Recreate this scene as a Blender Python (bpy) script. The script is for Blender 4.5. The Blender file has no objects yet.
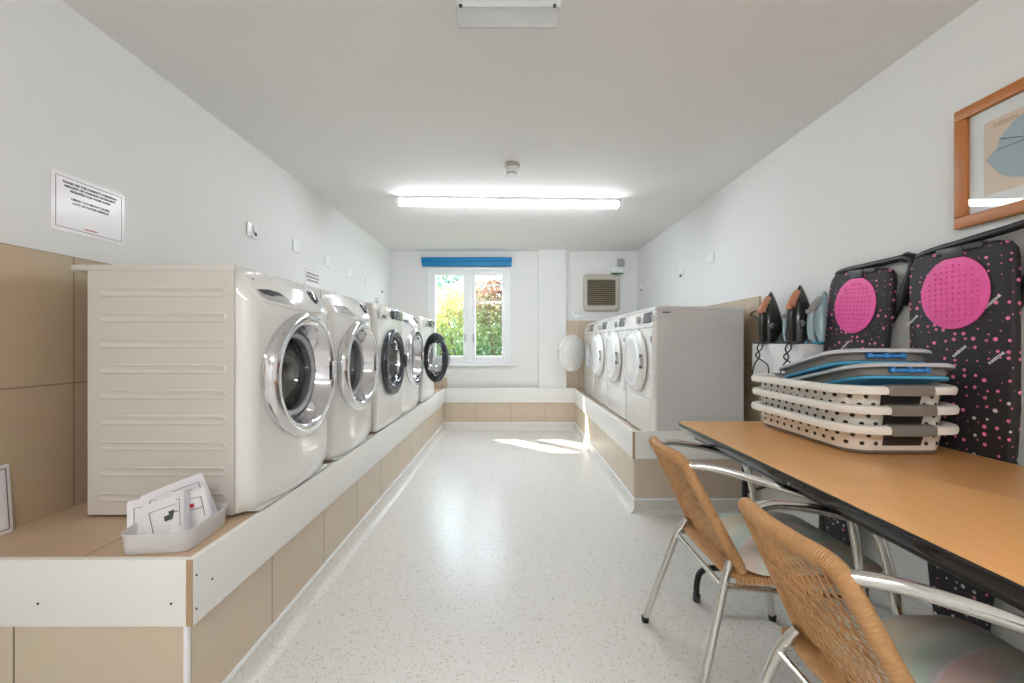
import bpy, bmesh, math, random
from mathutils import Vector, Matrix
PI = math.pi
random.seed(7)
SC = bpy.context.scene
COL = SC.collection
H = 1.145                      # eye height above the floor
# ------------------------------------------------------------------ camera, world, light, exposure
cam_d = bpy.data.cameras.new('camera'); cam = bpy.data.objects.new('camera', cam_d); COL.objects.link(cam)
cam.location = (0, 0, H); cam.rotation_euler = (PI/2, 0, 0)
cam_d.sensor_width = 36; cam_d.lens = 400/1024*36; cam_d.shift_y = 1.5/1024; cam_d.clip_start = .02
SC.camera = cam
SC.view_settings.view_transform = 'Standard'; SC.view_settings.look = 'None'
SC.view_settings.gamma = 1; SC.view_settings.use_curve_mapping = False
SC.view_settings.exposure = 2.03
SC.cycles.max_bounces = 10; SC.cycles.diffuse_bounces = 6; SC.cycles.glossy_bounces = 5
SC.cycles.transmission_bounces = 8; SC.cycles.transparent_max_bounces = 12
SC.cycles.sample_clamp_indirect = 8; SC.cycles.caustics_reflective = False; SC.cycles.caustics_refractive = False
W = bpy.data.worlds.new('world'); SC.world = W; W.use_nodes = True
wn = W.node_tree; wbg = wn.nodes['Background']
wg = wn.nodes.new('ShaderNodeTexGradient'); wc = wn.nodes.new('ShaderNodeTexCoord'); wm = wn.nodes.new('ShaderNodeMapping')
wr = wn.nodes.new('ShaderNodeValToRGB'); wm.inputs['Rotation'].default_value = (0, PI/2, 0)
wr.color_ramp.elements[0].color = (.80, .89, 1, 1); wr.color_ramp.elements[1].color = (.62, .78, 1, 1)
wn.links.new(wc.outputs['Generated'], wm.inputs['Vector']); wn.links.new(wm.outputs['Vector'], wg.inputs['Vector'])
wn.links.new(wg.outputs['Fac'], wr.inputs['Fac']); wn.links.new(wr.outputs['Color'], wbg.inputs['Color'])
wbg.inputs['Strength'].default_value = 3.2
sun_d = bpy.data.lights.new('sun', 'SUN'); sun = bpy.data.objects.new('sun', sun_d); COL.objects.link(sun)
sun_d.energy = 6.0; sun_d.angle = math.radians(1.2); sun_d.color = (1, .96, .88)
sun.rotation_euler = Vector((.75, -.64, -1.0)).to_track_quat('-Z', 'Y').to_euler()
def portal(loc, rot, sx, sy):
    d = bpy.data.lights.new('sky_portal', 'AREA'); d.shape = 'RECTANGLE'; d.size = sx; d.size_y = sy
    d.cycles.is_portal = True
    o = bpy.data.objects.new('sky_portal', d); COL.objects.link(o); o.location = loc; o.rotation_euler = rot
portal((-.575, 5.47, H+.37), (-PI/2, 0, 0), 1.1, 1.3)
TUBE_E = 10.5
# ------------------------------------------------------------------ materials
def lin(c):
    return tuple((v/255/12.92 if v/255 <= .04045 else ((v/255+.055)/1.055)**2.4) for v in c) + (1,)
def bsdf(m): return m.node_tree.nodes['Principled BSDF']
def mat(name, c, rough=.5, metal=0, var=0.0, scale=20, bump=0.0, bscale=80, coat=0, trans=0, alpha=1, emit=0, spec=.5):
    m = bpy.data.materials.new(name); m.use_nodes = True; nt = m.node_tree; b = bsdf(m)
    b.inputs['Base Color'].default_value = lin(c); b.inputs['Roughness'].default_value = rough
    b.inputs['Metallic'].default_value = metal; b.inputs['Coat Weight'].default_value = coat
    b.inputs['Transmission Weight'].default_value = trans; b.inputs['Alpha'].default_value = alpha
    b.inputs['Specular IOR Level'].default_value = spec
    if emit:
        b.inputs['Emission Color'].default_value = (.90, .955, 1, 1); b.inputs['Emission Strength'].default_value = emit
    tc = nt.nodes.new('ShaderNodeTexCoord')
    n = nt.nodes.new('ShaderNodeTexNoise'); n.inputs['Scale'].default_value = scale; n.inputs['Detail'].default_value = 4
    nt.links.new(tc.outputs['Object'], n.inputs['Vector'])
    mx = nt.nodes.new('ShaderNodeMix'); mx.data_type = 'RGBA'
    v = max(var, .01)
    mx.inputs['A'].default_value = tuple(x*(1-v) for x in lin(c)[:3])+(1,)
    mx.inputs['B'].default_value = tuple(min(1, x*(1+v)) for x in lin(c)[:3])+(1,)
    nt.links.new(n.outputs['Fac'], mx.inputs['Factor']); nt.links.new(mx.outputs['Result'], b.inputs['Base Color'])
    if bump:
        n2 = nt.nodes.new('ShaderNodeTexNoise'); n2.inputs['Scale'].default_value = bscale
        nt.links.new(tc.outputs['Object'], n2.inputs['Vector'])
        bp = nt.nodes.new('ShaderNodeBump'); bp.inputs['Strength'].default_value = bump; bp.inputs['Distance'].default_value = .002
        nt.links.new(n2.outputs['Fac'], bp.inputs['Height']); nt.links.new(bp.outputs['Normal'], b.inputs['Normal'])
    return m
def tile_mat(name, ua, va, w, h, u0, v0, c1, c2, grout=(150, 140, 125), ms=.0025):
    m = mat(name, c1, .38, var=.06, scale=3); nt = m.node_tree; b = bsdf(m)
    tc = nt.nodes.new('ShaderNodeTexCoord'); sp = nt.nodes.new('ShaderNodeSeparateXYZ'); cb = nt.nodes.new('ShaderNodeCombineXYZ')
    nt.links.new(tc.outputs['Object'], sp.inputs[0])
    for ax, off, k in ((ua, u0, 0), (va, v0, 1)):
        a = nt.nodes.new('ShaderNodeMath'); a.operation = 'SUBTRACT'; a.inputs[1].default_value = off - 20*(w if k == 0 else h)
        nt.links.new(sp.outputs['XYZ'.index(ax)], a.inputs[0]); nt.links.new(a.outputs[0], cb.inputs[k])
    br = nt.nodes.new('ShaderNodeTexBrick'); br.offset = 0; br.squash = 1
    br.inputs['Scale'].default_value = 1; br.inputs['Brick Width'].default_value = w; br.inputs['Row Height'].default_value = h
    br.inputs['Mortar Size'].default_value = ms; br.inputs['Mortar Smooth'].default_value = .1
    br.inputs['Color1'].default_value = lin(c1); br.inputs['Color2'].default_value = lin(c2); br.inputs['Mortar'].default_value = lin(grout)
    nt.links.new(cb.outputs[0], br.inputs['Vector'])
    n = nt.nodes.new('ShaderNodeTexNoise'); n.inputs['Scale'].default_value = 5; n.inputs['Detail'].default_value = 6
    nt.links.new(tc.outputs['Object'], n.inputs['Vector'])
    mx = nt.nodes.new('ShaderNodeMix'); mx.data_type = 'RGBA'; mx.blend_type = 'MULTIPLY'; mx.inputs['Factor'].default_value = .16
    nt.links.new(br.outputs['Color'], mx.inputs['A']); nt.links.new(n.outputs['Color'], mx.inputs['B'])
    nt.links.new(mx.outputs['Result'], b.inputs['Base Color'])
    bp = nt.nodes.new('ShaderNodeBump'); bp.invert = True; bp.inputs['Strength'].default_value = .5; bp.inputs['Distance'].default_value = .002
    nt.links.new(br.outputs['Fac'], bp.inputs['Height']); nt.links.new(bp.outputs['Normal'], b.inputs['Normal'])
    return m
def glass_mat(name, tint=(1, 1, 1), ior=1.45, tr=.92):
    m = bpy.data.materials.new(name); m.use_nodes = True; nt = m.node_tree; nt.nodes.clear()
    out = nt.nodes.new('ShaderNodeOutputMaterial'); mix = nt.nodes.new('ShaderNodeMixShader'); lw = nt.nodes.new('ShaderNodeLayerWeight'); lw.inputs['Blend'].default_value = .5
    pw = nt.nodes.new('ShaderNodeMath'); pw.operation = 'POWER'; pw.inputs[1].default_value = 4.0; nt.links.new(lw.outputs['Facing'], pw.inputs[0])
    fr = nt.nodes.new('ShaderNodeMath'); fr.operation = 'MULTIPLY_ADD'; fr.inputs[1].default_value = .7; fr.inputs[2].default_value = ((ior-1)/(ior+1))**2*1.6
    nt.links.new(pw.outputs[0], fr.inputs[0])
    t = nt.nodes.new('ShaderNodeBsdfTransparent'); t.inputs['Color'].default_value = tuple(tint)+(1,)
    g = nt.nodes.new('ShaderNodeBsdfGlossy'); g.inputs['Roughness'].default_value = .03
    nt.links.new(fr.outputs[0], mix.inputs[0]); nt.links.new(t.outputs[0], mix.inputs[1]); nt.links.new(g.outputs[0], mix.inputs[2])
    nt.links.new(mix.outputs[0], out.inputs['Surface'])
    return m
M = {}
M['wall'] = mat('wall_paint', (228, 229, 228), .75, var=.012, scale=2, bump=.04, bscale=200)
M['ceil'] = mat('ceiling_paint', (232, 231, 230), .85, var=.01, scale=1.5)
M['board'] = mat('white_board', (232, 232, 228), .35, var=.01, scale=4)
M['edge'] = mat('raw_edge', (176, 148, 118), .6, var=.08)
M['pvc'] = mat('white_pvc', (238, 240, 242), .3)
M['cove'] = mat('cove_vinyl', (205, 203, 196), .45, var=.05, scale=150)
TC1, TC2 = (216, 200, 180), (211, 194, 173)
M['tile_side'] = tile_mat('tile_plinth_side', 'Y', 'Z', .41, .9, 1.489, -.3, TC1, TC2, (130, 118, 102))
M['tile_front'] = tile_mat('tile_plinth_front', 'X', 'Z', .498, .9, -.877, -.3, TC1, TC2, (110, 98, 84))
M['tile_wall'] = tile_mat('tile_wall', 'Y', 'Z', .46, .462, 1.468, H+.316, (196, 174, 148), (191, 169, 143), (142, 126, 104))
M['tile_top'] = tile_mat('tile_top', 'Y', 'X', .46, .42, 1.50, -1.62, (206, 180, 150), (202, 176, 146), (128, 108, 84))
M['tile_back'] = tile_mat('tile_back', 'X', 'Z', .46, .462, .9, H+.316, (214, 197, 175), (209, 191, 168), (160, 136, 112))
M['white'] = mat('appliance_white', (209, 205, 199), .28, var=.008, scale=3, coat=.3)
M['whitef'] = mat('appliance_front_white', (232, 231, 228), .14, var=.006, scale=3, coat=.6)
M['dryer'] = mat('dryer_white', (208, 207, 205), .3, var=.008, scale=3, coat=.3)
M['grey'] = mat('light_grey_plastic', (170, 170, 170), .4)
M['dgrey'] = mat('dark_grey_plastic', (58, 60, 64), .35)
M['black'] = mat('black_plastic', (22, 22, 24), .35)
M['chrome'] = mat('chrome', (225, 225, 228), .06, 1)
M['alu'] = mat('aluminium', (215, 214, 210), .16, 1, var=.03)
M['steel'] = mat('drum_steel', (150, 150, 152), .28, 1, var=.1, scale=60)
M['gasket'] = mat('door_gasket', (150, 150, 152), .45)
M['dring'] = mat('graphite_ring', (66, 70, 78), .22, .5, coat=.5)
M['glass'] = glass_mat('door_glass', (.66, .68, .70), 2.0)
M['pane'] = glass_mat('window_pane', (.97, .98, .98), 1.3)
M['display'] = mat('display', (30, 36, 44), .12, coat=.5)
M['ink'] = mat('ink', (38, 38, 48), .6)
M['inkr'] = mat('border_ink', (110, 80, 100), .6)
M['red'] = mat('red_ink', (190, 40, 60), .6)
M['paper'] = mat('paper', (236, 234, 238), .35, coat=.6)
bsdf(M['paper']).inputs['Coat Roughness'].default_value = .16; bsdf(M['paper']).inputs['Coat Weight'].default_value = .35
M['plum'] = mat('logo_dark', (70, 78, 74), .6)
M['blue'] = mat('blind_blue', (0, 124, 180), .5, var=.05)
M['blue2'] = mat('handle_blue', (52, 130, 200), .35)
M['teal'] = mat('band_blue', (74, 172, 214), .4)
M['lamp'] = mat('tube_diffuser', (250, 250, 250), .4, emit=TUBE_E)
M['lamp_fill'] = mat('fill_tube_diffuser', (250, 250, 250), .4, emit=16); bsdf(M['lamp_fill']).inputs['Emission Color'].default_value = (1, .975, .95, 1)  # warm emission for the added fill tube behind the camera
M['clear'] = mat('clear_prismatic', (238, 242, 244), .12, alpha=.5, bump=.4, bscale=260)
M['copper'] = mat('copper_plastic', (205, 140, 112), .25, .35)
M['irond'] = mat('iron_dark', (44, 45, 42), .25, coat=.4)
M['ironl'] = mat('iron_pale', (176, 204, 212), .3, coat=.4)
M['tank'] = mat('smoked_tank', (120, 124, 128), .12, .2, coat=.6)
M['smoke'] = mat('smoked_perspex', (128, 130, 132), .25, alpha=.75)
M['cream'] = mat('basket_plastic', (232, 228, 222), .38, var=.01)
M['bgrey'] = mat('basket_grey', (122, 116, 110), .45)
M['hole'] = mat('hole_dark', (48, 42, 38), .8)
M['pgrey'] = mat('pale_grey_plastic', (190, 192, 198), .35)
M['silic'] = mat('grey_silicone', (122, 118, 115), .55)
M['pink'] = mat('pink_silicone', (238, 92, 168), .45, var=.03)
M['wood'] = mat('frame_pine', (182, 112, 52), .4, var=.16, scale=14)
M['rattan'] = mat('rattan_wrap', (186, 140, 92), .42, var=.22, scale=60)
M['weave'] = mat('rattan_weave', (200, 154, 106), .5, var=.22, scale=60)
M['vinyl'] = mat('black_edge', (20, 22, 26), .18, coat=.4)
M['dleaf'] = mat('soil', (90, 96, 60), .9, var=.3, scale=2)
M['bark'] = mat('bark', (92, 76, 60), .9, var=.3)
M['tray'] = mat('frosted_plastic', (232, 230, 230), .3, trans=.0, alpha=.62)
M['vent'] = mat('vent_frame', (190, 184, 174), .4)
M['ventd'] = mat('vent_louvre', (138, 126, 108), .5)
M['green'] = mat('green_label', (60, 130, 90), .5)
# ---- floor
def floor_mat():
    m = mat('speckled_vinyl', (206, 204, 198), .26, coat=0); nt = m.node_tree; b = bsdf(m); L = nt.links
    tc = nt.nodes.new('ShaderNodeTexCoord')
    vo = nt.nodes.new('ShaderNodeTexVoronoi'); vo.inputs['Scale'].default_value = 155
    L.new(tc.outputs['Object'], vo.inputs['Vector'])
    sx = nt.nodes.new('ShaderNodeSeparateColor'); L.new(vo.outputs['Color'], sx.inputs[0])
    rp = nt.nodes.new('ShaderNodeValToRGB'); rp.color_ramp.interpolation = 'CONSTANT'
    e = rp.color_ramp.elements; e[0].color = lin((226, 224, 219)); e[0].position = 0
    e[1].color = lin((222, 219, 213)); e[1].position = .5
    q = e.new(.8); q.color = lin((230, 229, 226)); q = e.new(.95); q.color = lin((198, 193, 184))
    L.new(sx.outputs[0], rp.inputs['Fac'])
    n = nt.nodes.new('ShaderNodeTexNoise'); n.inputs['Scale'].default_value = 1.3; n.inputs['Detail'].default_value = 5
    L.new(tc.outputs['Object'], n.inputs['Vector'])
    mx = nt.nodes.new('ShaderNodeMix'); mx.data_type = 'RGBA'; mx.blend_type = 'MULTIPLY'; mx.inputs['Factor'].default_value = .05
    L.new(rp.outputs['Color'], mx.inputs['A']); L.new(n.outputs['Color'], mx.inputs['B']); L.new(mx.outputs['Result'], b.inputs['Base Color'])
    return m
M['floor'] = floor_mat()
def top_mat():
    m = mat('beech_laminate', (206, 144, 92), .32, coat=.15); nt = m.node_tree; b = bsdf(m); L = nt.links
    tc = nt.nodes.new('ShaderNodeTexCoord'); mp = nt.nodes.new('ShaderNodeMapping'); mp.inputs['Scale'].default_value = (60, 3, 60)
    n = nt.nodes.new('ShaderNodeTexNoise'); n.inputs['Scale'].default_value = 1.2; n.inputs['Detail'].default_value = 6
    L.new(tc.outputs['Object'], mp.inputs['Vector']); L.new(mp.outputs['Vector'], n.inputs['Vector'])
    rp = nt.nodes.new('ShaderNodeValToRGB'); rp.color_ramp.elements[0].color = lin((220, 160, 98)); rp.color_ramp.elements[1].color = lin((232, 177, 112))
    L.new(n.outputs['Fac'], rp.inputs['Fac']); L.new(rp.outputs['Color'], b.inputs['Base Color'])
    return m
M['top'] = top_mat()
def dot_mat():
    m = mat('dotted_cover', (36, 34, 38), .6, bump=.2, bscale=500); nt = m.node_tree; b = bsdf(m); L = nt.links
    tc = nt.nodes.new('ShaderNodeTexCoord'); sp = nt.nodes.new('ShaderNodeSeparateXYZ'); cb = nt.nodes.new('ShaderNodeCombineXYZ')
    L.new(tc.outputs['Object'], sp.inputs[0]); sb = nt.nodes.new('ShaderNodeMath'); sb.operation = 'SUBTRACT'; L.new(sp.outputs['Y'], sb.inputs[0]); L.new(sp.outputs['X'], sb.inputs[1]); L.new(sb.outputs[0], cb.inputs[0]); L.new(sp.outputs['Z'], cb.inputs[1])
    vo = nt.nodes.new('ShaderNodeTexVoronoi'); vo.voronoi_dimensions = '2D'; vo.inputs['Scale'].default_value = 31; vo.inputs['Randomness'].default_value = .72
    L.new(cb.outputs[0], vo.inputs['Vector'])
    sc = nt.nodes.new('ShaderNodeSeparateColor'); L.new(vo.outputs['Color'], sc.inputs[0])
    rad = nt.nodes.new('ShaderNodeMapRange'); rad.inputs['To Min'].default_value = .02; rad.inputs['To Max'].default_value = .22
    L.new(sc.outputs[0], rad.inputs['Value'])
    lt = nt.nodes.new('ShaderNodeMath'); lt.operation = 'LESS_THAN'; L.new(vo.outputs['Distance'], lt.inputs[0]); L.new(rad.outputs[0], lt.inputs[1])
    # white dots mixed in towards the tail of the cover
    zz = nt.nodes.new('ShaderNodeMapRange'); zz.inputs['From Min'].default_value = .98; zz.inputs['From Max'].default_value = .72
    L.new(sp.outputs['Z'], zz.inputs['Value'])
    w = nt.nodes.new('ShaderNodeMath'); w.operation = 'LESS_THAN'
    hh = nt.nodes.new('ShaderNodeMath'); hh.operation = 'MULTIPLY'; hh.inputs[1].default_value = .62; L.new(zz.outputs[0], hh.inputs[0])
    L.new(sc.outputs[1], w.inputs[0]); L.new(hh.outputs[0], w.inputs[1])
    c1 = nt.nodes.new('ShaderNodeMix'); c1.data_type = 'RGBA'; c1.inputs['A'].default_value = lin((232, 120, 162)); c1.inputs['B'].default_value = lin((205, 204, 206))
    L.new(w.outputs[0], c1.inputs['Factor'])
    c2 = nt.nodes.new('ShaderNodeMix'); c2.data_type = 'RGBA'; c2.inputs['A'].default_value = lin((38, 36, 40))
    L.new(lt.outputs[0], c2.inputs['Factor']); L.new(c1.outputs['Result'], c2.inputs['B']); L.new(c2.outputs['Result'], b.inputs['Base Color'])
    return m
M['dots'] = dot_mat()
def cushion_mat():
    m = mat('patterned_cushion', (200, 190, 175), .45, coat=.15); nt = m.node_tree; b = bsdf(m); L = nt.links
    tc = nt.nodes.new('ShaderNodeTexCoord'); v = nt.nodes.new('ShaderNodeVectorMath'); v.operation = 'DISTANCE'; v.inputs[1].default_value = (.25, -.5, 0)
    L.new(tc.outputs['Object'], v.inputs[0])
    mu = nt.nodes.new('ShaderNodeMath'); mu.operation = 'MULTIPLY'; mu.inputs[1].default_value = 7.5; L.new(v.outputs['Value'], mu.inputs[0])
    fr = nt.nodes.new('ShaderNodeMath'); fr.operation = 'FRACT'; L.new(mu.outputs[0], fr.inputs[0])
    rp = nt.nodes.new('ShaderNodeValToRGB'); rp.color_ramp.interpolation = 'CONSTANT'; e = rp.color_ramp.elements
    e[0].color = lin((236, 216, 198)); e[1].position = .42; e[1].color = lin((236, 232, 224))
    q = e.new(.47); q.color = lin((212, 220, 208)); q = e.new(.78); q.color = lin((230, 225, 214))
    L.new(fr.outputs[0], rp.inputs['Fac'])
    vo = nt.nodes.new('ShaderNodeTexVoronoi'); vo.inputs['Scale'].default_value = 6; L.new(tc.outputs['Object'], vo.inputs['Vector'])
    mx = nt.nodes.new('ShaderNodeMix'); mx.data_type = 'RGBA'; mx.blend_type = 'MULTIPLY'; mx.inputs['Factor'].default_value = .14
    L.new(rp.outputs['Color'], mx.inputs['A']); L.new(vo.outputs['Color'], mx.inputs['B']); L.new(mx.outputs['Result'], b.inputs['Base Color'])
    return m
M['cushion'] = cushion_mat()
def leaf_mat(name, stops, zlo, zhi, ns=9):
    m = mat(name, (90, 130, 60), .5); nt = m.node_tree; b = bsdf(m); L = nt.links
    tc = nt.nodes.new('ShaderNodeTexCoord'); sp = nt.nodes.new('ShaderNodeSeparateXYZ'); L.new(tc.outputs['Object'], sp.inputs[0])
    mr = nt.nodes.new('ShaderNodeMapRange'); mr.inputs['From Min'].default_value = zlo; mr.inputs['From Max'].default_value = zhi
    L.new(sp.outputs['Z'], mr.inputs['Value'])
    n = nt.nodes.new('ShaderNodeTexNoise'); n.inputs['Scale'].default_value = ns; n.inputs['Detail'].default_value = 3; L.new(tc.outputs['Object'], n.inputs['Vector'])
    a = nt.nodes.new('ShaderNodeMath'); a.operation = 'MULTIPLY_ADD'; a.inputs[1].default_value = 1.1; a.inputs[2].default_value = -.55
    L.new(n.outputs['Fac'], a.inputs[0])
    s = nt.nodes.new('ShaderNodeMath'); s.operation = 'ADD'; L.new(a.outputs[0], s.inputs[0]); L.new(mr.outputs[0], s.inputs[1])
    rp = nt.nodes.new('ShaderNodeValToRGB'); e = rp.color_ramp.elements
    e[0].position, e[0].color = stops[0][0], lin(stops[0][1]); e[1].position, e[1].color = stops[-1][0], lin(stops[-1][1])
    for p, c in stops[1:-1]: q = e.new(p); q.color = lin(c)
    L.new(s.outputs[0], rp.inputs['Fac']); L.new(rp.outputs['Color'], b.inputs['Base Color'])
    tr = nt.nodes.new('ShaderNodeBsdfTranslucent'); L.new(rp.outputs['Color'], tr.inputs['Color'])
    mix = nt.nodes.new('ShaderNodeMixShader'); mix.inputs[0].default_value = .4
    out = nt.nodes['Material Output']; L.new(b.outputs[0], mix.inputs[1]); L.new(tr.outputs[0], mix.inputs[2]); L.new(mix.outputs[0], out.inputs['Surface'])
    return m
# ------------------------------------------------------------------ mesh helpers
def sm(pts, n=8, closed=False):                       # Catmull-Rom through points
    pts = [Vector(p) for p in pts]; out = []; N = len(pts)
    for i in range(N if closed else N-1):
        p1, p2 = pts[i], pts[(i+1) % N]
        p0 = pts[i-1] if (closed or i > 0) else p1*2-p2
        p3 = pts[(i+2) % N] if (closed or i+2 < N) else p2*2-p1
        for k in range(n):
            t = k/n
            out.append(.5*((2*p1)+(-p0+p2)*t+(2*p0-5*p1+4*p2-p3)*t*t+(-p0+3*p1-3*p2+p3)*t**3))
    if not closed: out.append(pts[-1])
    return out
def rr(w, l, r, z, cx=0, cy=0, n=6):                  # rounded rectangle in the XY plane
    out = []
    for sx, sy, a0 in ((1, 1, 0), (-1, 1, PI/2), (-1, -1, PI), (1, -1, 1.5*PI)):
        for k in range(n+1):
            a = a0+PI/2*k/n
            out.append(Vector((cx+sx*(w/2-r)+r*math.cos(a), cy+sy*(l/2-r)+r*math.sin(a), z)))
    return out
class MB:
    def __init__(s): s.bm = bmesh.new()
    def faces(s, fs, m):
        for f in fs: f.material_index = m
    def box(s, x0, x1, y0, y1, z0, z1, m=0, bev=0, skip=()):
        v = [s.bm.verts.new((x, y, z)) for x in (x0, x1) for y in (y0, y1) for z in (z0, z1)]
        q = {'-x': (0, 1, 3, 2), '+x': (4, 6, 7, 5), '-y': (0, 4, 5, 1), '+y': (2, 3, 7, 6), '-z': (0, 2, 6, 4), '+z': (1, 5, 7, 3)}
        fs = [s.bm.faces.new([v[i] for i in q[k]]) for k in q if k not in skip]
        s.faces(fs, m)
        if bev:
            es = list({e for f in fs for e in f.edges})
            r = bmesh.ops.bevel(s.bm, geom=es, offset=bev, segments=3, affect='EDGES', profile=.5)
            s.faces(r['faces'], m)
        return s
    def loft(s, rings, m=0, closed=True, cap0=False, cap1=False):
        R = [[s.bm.verts.new(p) for p in r] for r in rings]; n = len(R[0])
        for a, b in zip(R, R[1:]):
            for i in range(n if closed else n-1):
                j = (i+1) % n
                s.bm.faces.new((a[i], a[j], b[j], b[i])).material_index = m
        if cap0: s.bm.faces.new(R[0][::-1]).material_index = m
        if cap1: s.bm.faces.new(R[-1]).material_index = m
        return s
    def tube(s, pts, r, m=0, n=10, closed=False, rf=None):
        pts = [Vector(p) for p in pts]; N = len(pts); rings = []
        t0 = (pts[1]-pts[0]).normalized(); up = Vector((0, 0, 1)) if abs(t0.z) < .9 else Vector((1, 0, 0))
        nrm = t0.cross(up).normalized()
        for i, p in enumerate(pts):
            a = pts[i-1] if (i > 0 or closed) else p; b = pts[(i+1) % N] if (i < N-1 or closed) else p
            t = (b-a).normalized(); nrm = (nrm-t*nrm.dot(t)).normalized(); bn = t.cross(nrm)
            rad = rf(i/(N-1)) if rf else r
            rings.append([p+(nrm*math.cos(2*PI*k/n)+bn*math.sin(2*PI*k/n))*rad for k in range(n)])
        if closed: rings.append(rings[0]); s.loft(rings, m); bmesh.ops.remove_doubles(s.bm, verts=s.bm.verts[:], dist=1e-6)
        else: s.loft(rings, m, True, True, True)
        return s
    def lathe(s, prof, c=(0, 0, 0), ax='x', n=48, m=0, ms=None, sy=1, sz=1):   # prof: (radius, height along axis)
        rings = []
        for r, h in prof:
            r = max(r, 1e-4); ring = []
            for k in range(n):
                a = 2*PI*k/n; u, v = r*math.cos(a)*sy, r*math.sin(a)*sz
                ring.append(Vector(c)+(Vector((h, u, v)) if ax == 'x' else Vector((u, v, h)) if ax == 'z' else Vector((v, h, u))))
            rings.append(ring)
        if ms is None: s.loft(rings, m)
        else:
            for i in range(len(rings)-1): s.loft(rings[i:i+2], ms[i])
        return s
    def disc(s, c, nrm, r, th, m=0, n=10):
        c = Vector(c); nrm = Vector(nrm).normalized(); u = nrm.orthogonal().normalized(); v = nrm.cross(u)
        R = [c+(u*math.cos(2*PI*k/n)+v*math.sin(2*PI*k/n))*r for k in range(n)]
        s.loft([R, [p+nrm*th for p in R]], m, True, False, True); return s
    def poly(s, pts, d, m=0):                          # extrude polygon by vector d
        a = [s.bm.verts.new(p) for p in pts]; b = [s.bm.verts.new(Vector(p)+Vector(d)) for p in pts]; n = len(a)
        fs = [s.bm.faces.new(a[::-1]), s.bm.faces.new(b)]
        for i in range(n): fs.append(s.bm.faces.new((a[i], a[(i+1) % n], b[(i+1) % n], b[i])))
        s.faces(fs, m); return s
    def xf(s, mtx): bmesh.ops.transform(s.bm, matrix=mtx, verts=s.bm.verts[:]); return s
    def build(s, name, mats, parent=None, loc=None, rot=None, ang=35, kind=None, recalc=True):
        if recalc: bmesh.ops.recalc_face_normals(s.bm, faces=s.bm.faces[:])
        me = bpy.data.meshes.new(name); s.bm.to_mesh(me); s.bm.free()
        for k in (mats if isinstance(mats, (list, tuple)) else [mats]): me.materials.append(M[k] if isinstance(k, str) else k)
        me.shade_smooth(); me.set_sharp_from_angle(angle=math.radians(ang))
        o = bpy.data.objects.new(name, me); COL.objects.link(o); o.parent = parent
        if loc is not None: o.location = loc
        if rot is not None: o.rotation_euler = rot
        if kind: o['kind'] = kind
        return o
def tag(o, label, cat, group=None):
    o['label'] = label; o['category'] = cat
    if group: o['group'] = group
    return o
def thing(name, label, cat, loc=(0, 0, 0), rot=(0, 0, 0), group=None):
    o = bpy.data.objects.new(name, None); COL.objects.link(o); o.empty_display_size = .05
    o.location = loc; o.rotation_euler = rot
    return tag(o, label, cat, group)
def dup(o, parent=None, loc=None, rot=None, label=None):
    c = o.copy(); COL.objects.link(c); c.parent = parent
    if loc is not None: c.location = loc
    if rot is not None: c.rotation_euler = rot
    if label: c['label'] = label
    for ch in [x for x in SC.objects if x.parent == o]: dup(ch, c)
    return c
def text(name, body, size, parent, loc, rot, m='ink', align='CENTER', space=1.15):
    cu = bpy.data.curves.new(name, 'FONT'); cu.body = body; cu.size = size; cu.align_x = align; cu.space_line = space
    cu.extrude = .0002; cu.offset = size*.028; cu.materials.append(M[m])
    tmp = bpy.data.objects.new(name, cu); me = bpy.data.meshes.new_from_object(tmp); bpy.data.objects.remove(tmp); bpy.data.curves.remove(cu)
    o = bpy.data.objects.new(name, me); COL.objects.link(o); o.parent = parent; o.location = loc; o.rotation_euler = rot
    return o
ST = 'structure'
# ------------------------------------------------------------------ room
XL, XR, YB, YR, ZC = -1.62, 1.68, 5.36, -2.2, H+1.232
ZT = H-.60                     # left plinth top
ZTR = H-.655                   # right plinth top
ZB = H-.595; ZBB = H-.779      # kick board top / bottom
MB().box(-2.0, 2.1, YR-.3, 5.7, -.12, 0).build('floor', 'floor', kind=ST)
MB().box(-2.0, 2.1, YR-.3, 5.7, ZC, ZC+.12).build('ceiling', 'ceil', kind=ST)
MB().box(XL-.15, XL, YR-.1, 5.6, 0, ZC).build('wall_left', 'wall', kind=ST)
MB().box(XR, XR+.15, YR-.1, 5.6, 0, ZC).build('wall_right', 'wall', kind=ST)
wx0, wx1, wz0, wz1 = -1.139, -.02, H-.275, H+1.022
b = MB(); Y0, Y1 = YB, YB+.10
b.box(XL, wx0, Y0, Y1, 0, ZC); b.box(wx1, XR, Y0, Y1, 0, ZC); b.box(wx0, wx1, Y0, Y1, 0, wz0); b.box(wx0, wx1, Y0, Y1, wz1, ZC)
b.build('wall_back', 'wall', kind=ST)
MB().box(XL, XR, YR-.12, YR, 0, ZC).build('wall_front', 'wall', kind=ST)
d = MB().box(-.48, -.42, YR, YR+.03, 0, 2.08).box(.42, .48, YR, YR+.03, 0, 2.08).box(-.42, .42, YR, YR+.03, 2.02, 2.08).box(-.42, .42, YR, YR+.012, 0, 2.02).build('door_1', 'pvc', kind=ST)
MB().tube([(.34, YR+.012, 1.0), (.34, YR+.05, 1.0), (.24, YR+.05, 1.0)], .009).build('door_handle', 'alu', d)
MB().box(.355, .72, YB-.072, YB, ZB-.03, ZC).build('wall_pillar', 'wall', kind=ST)
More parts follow.
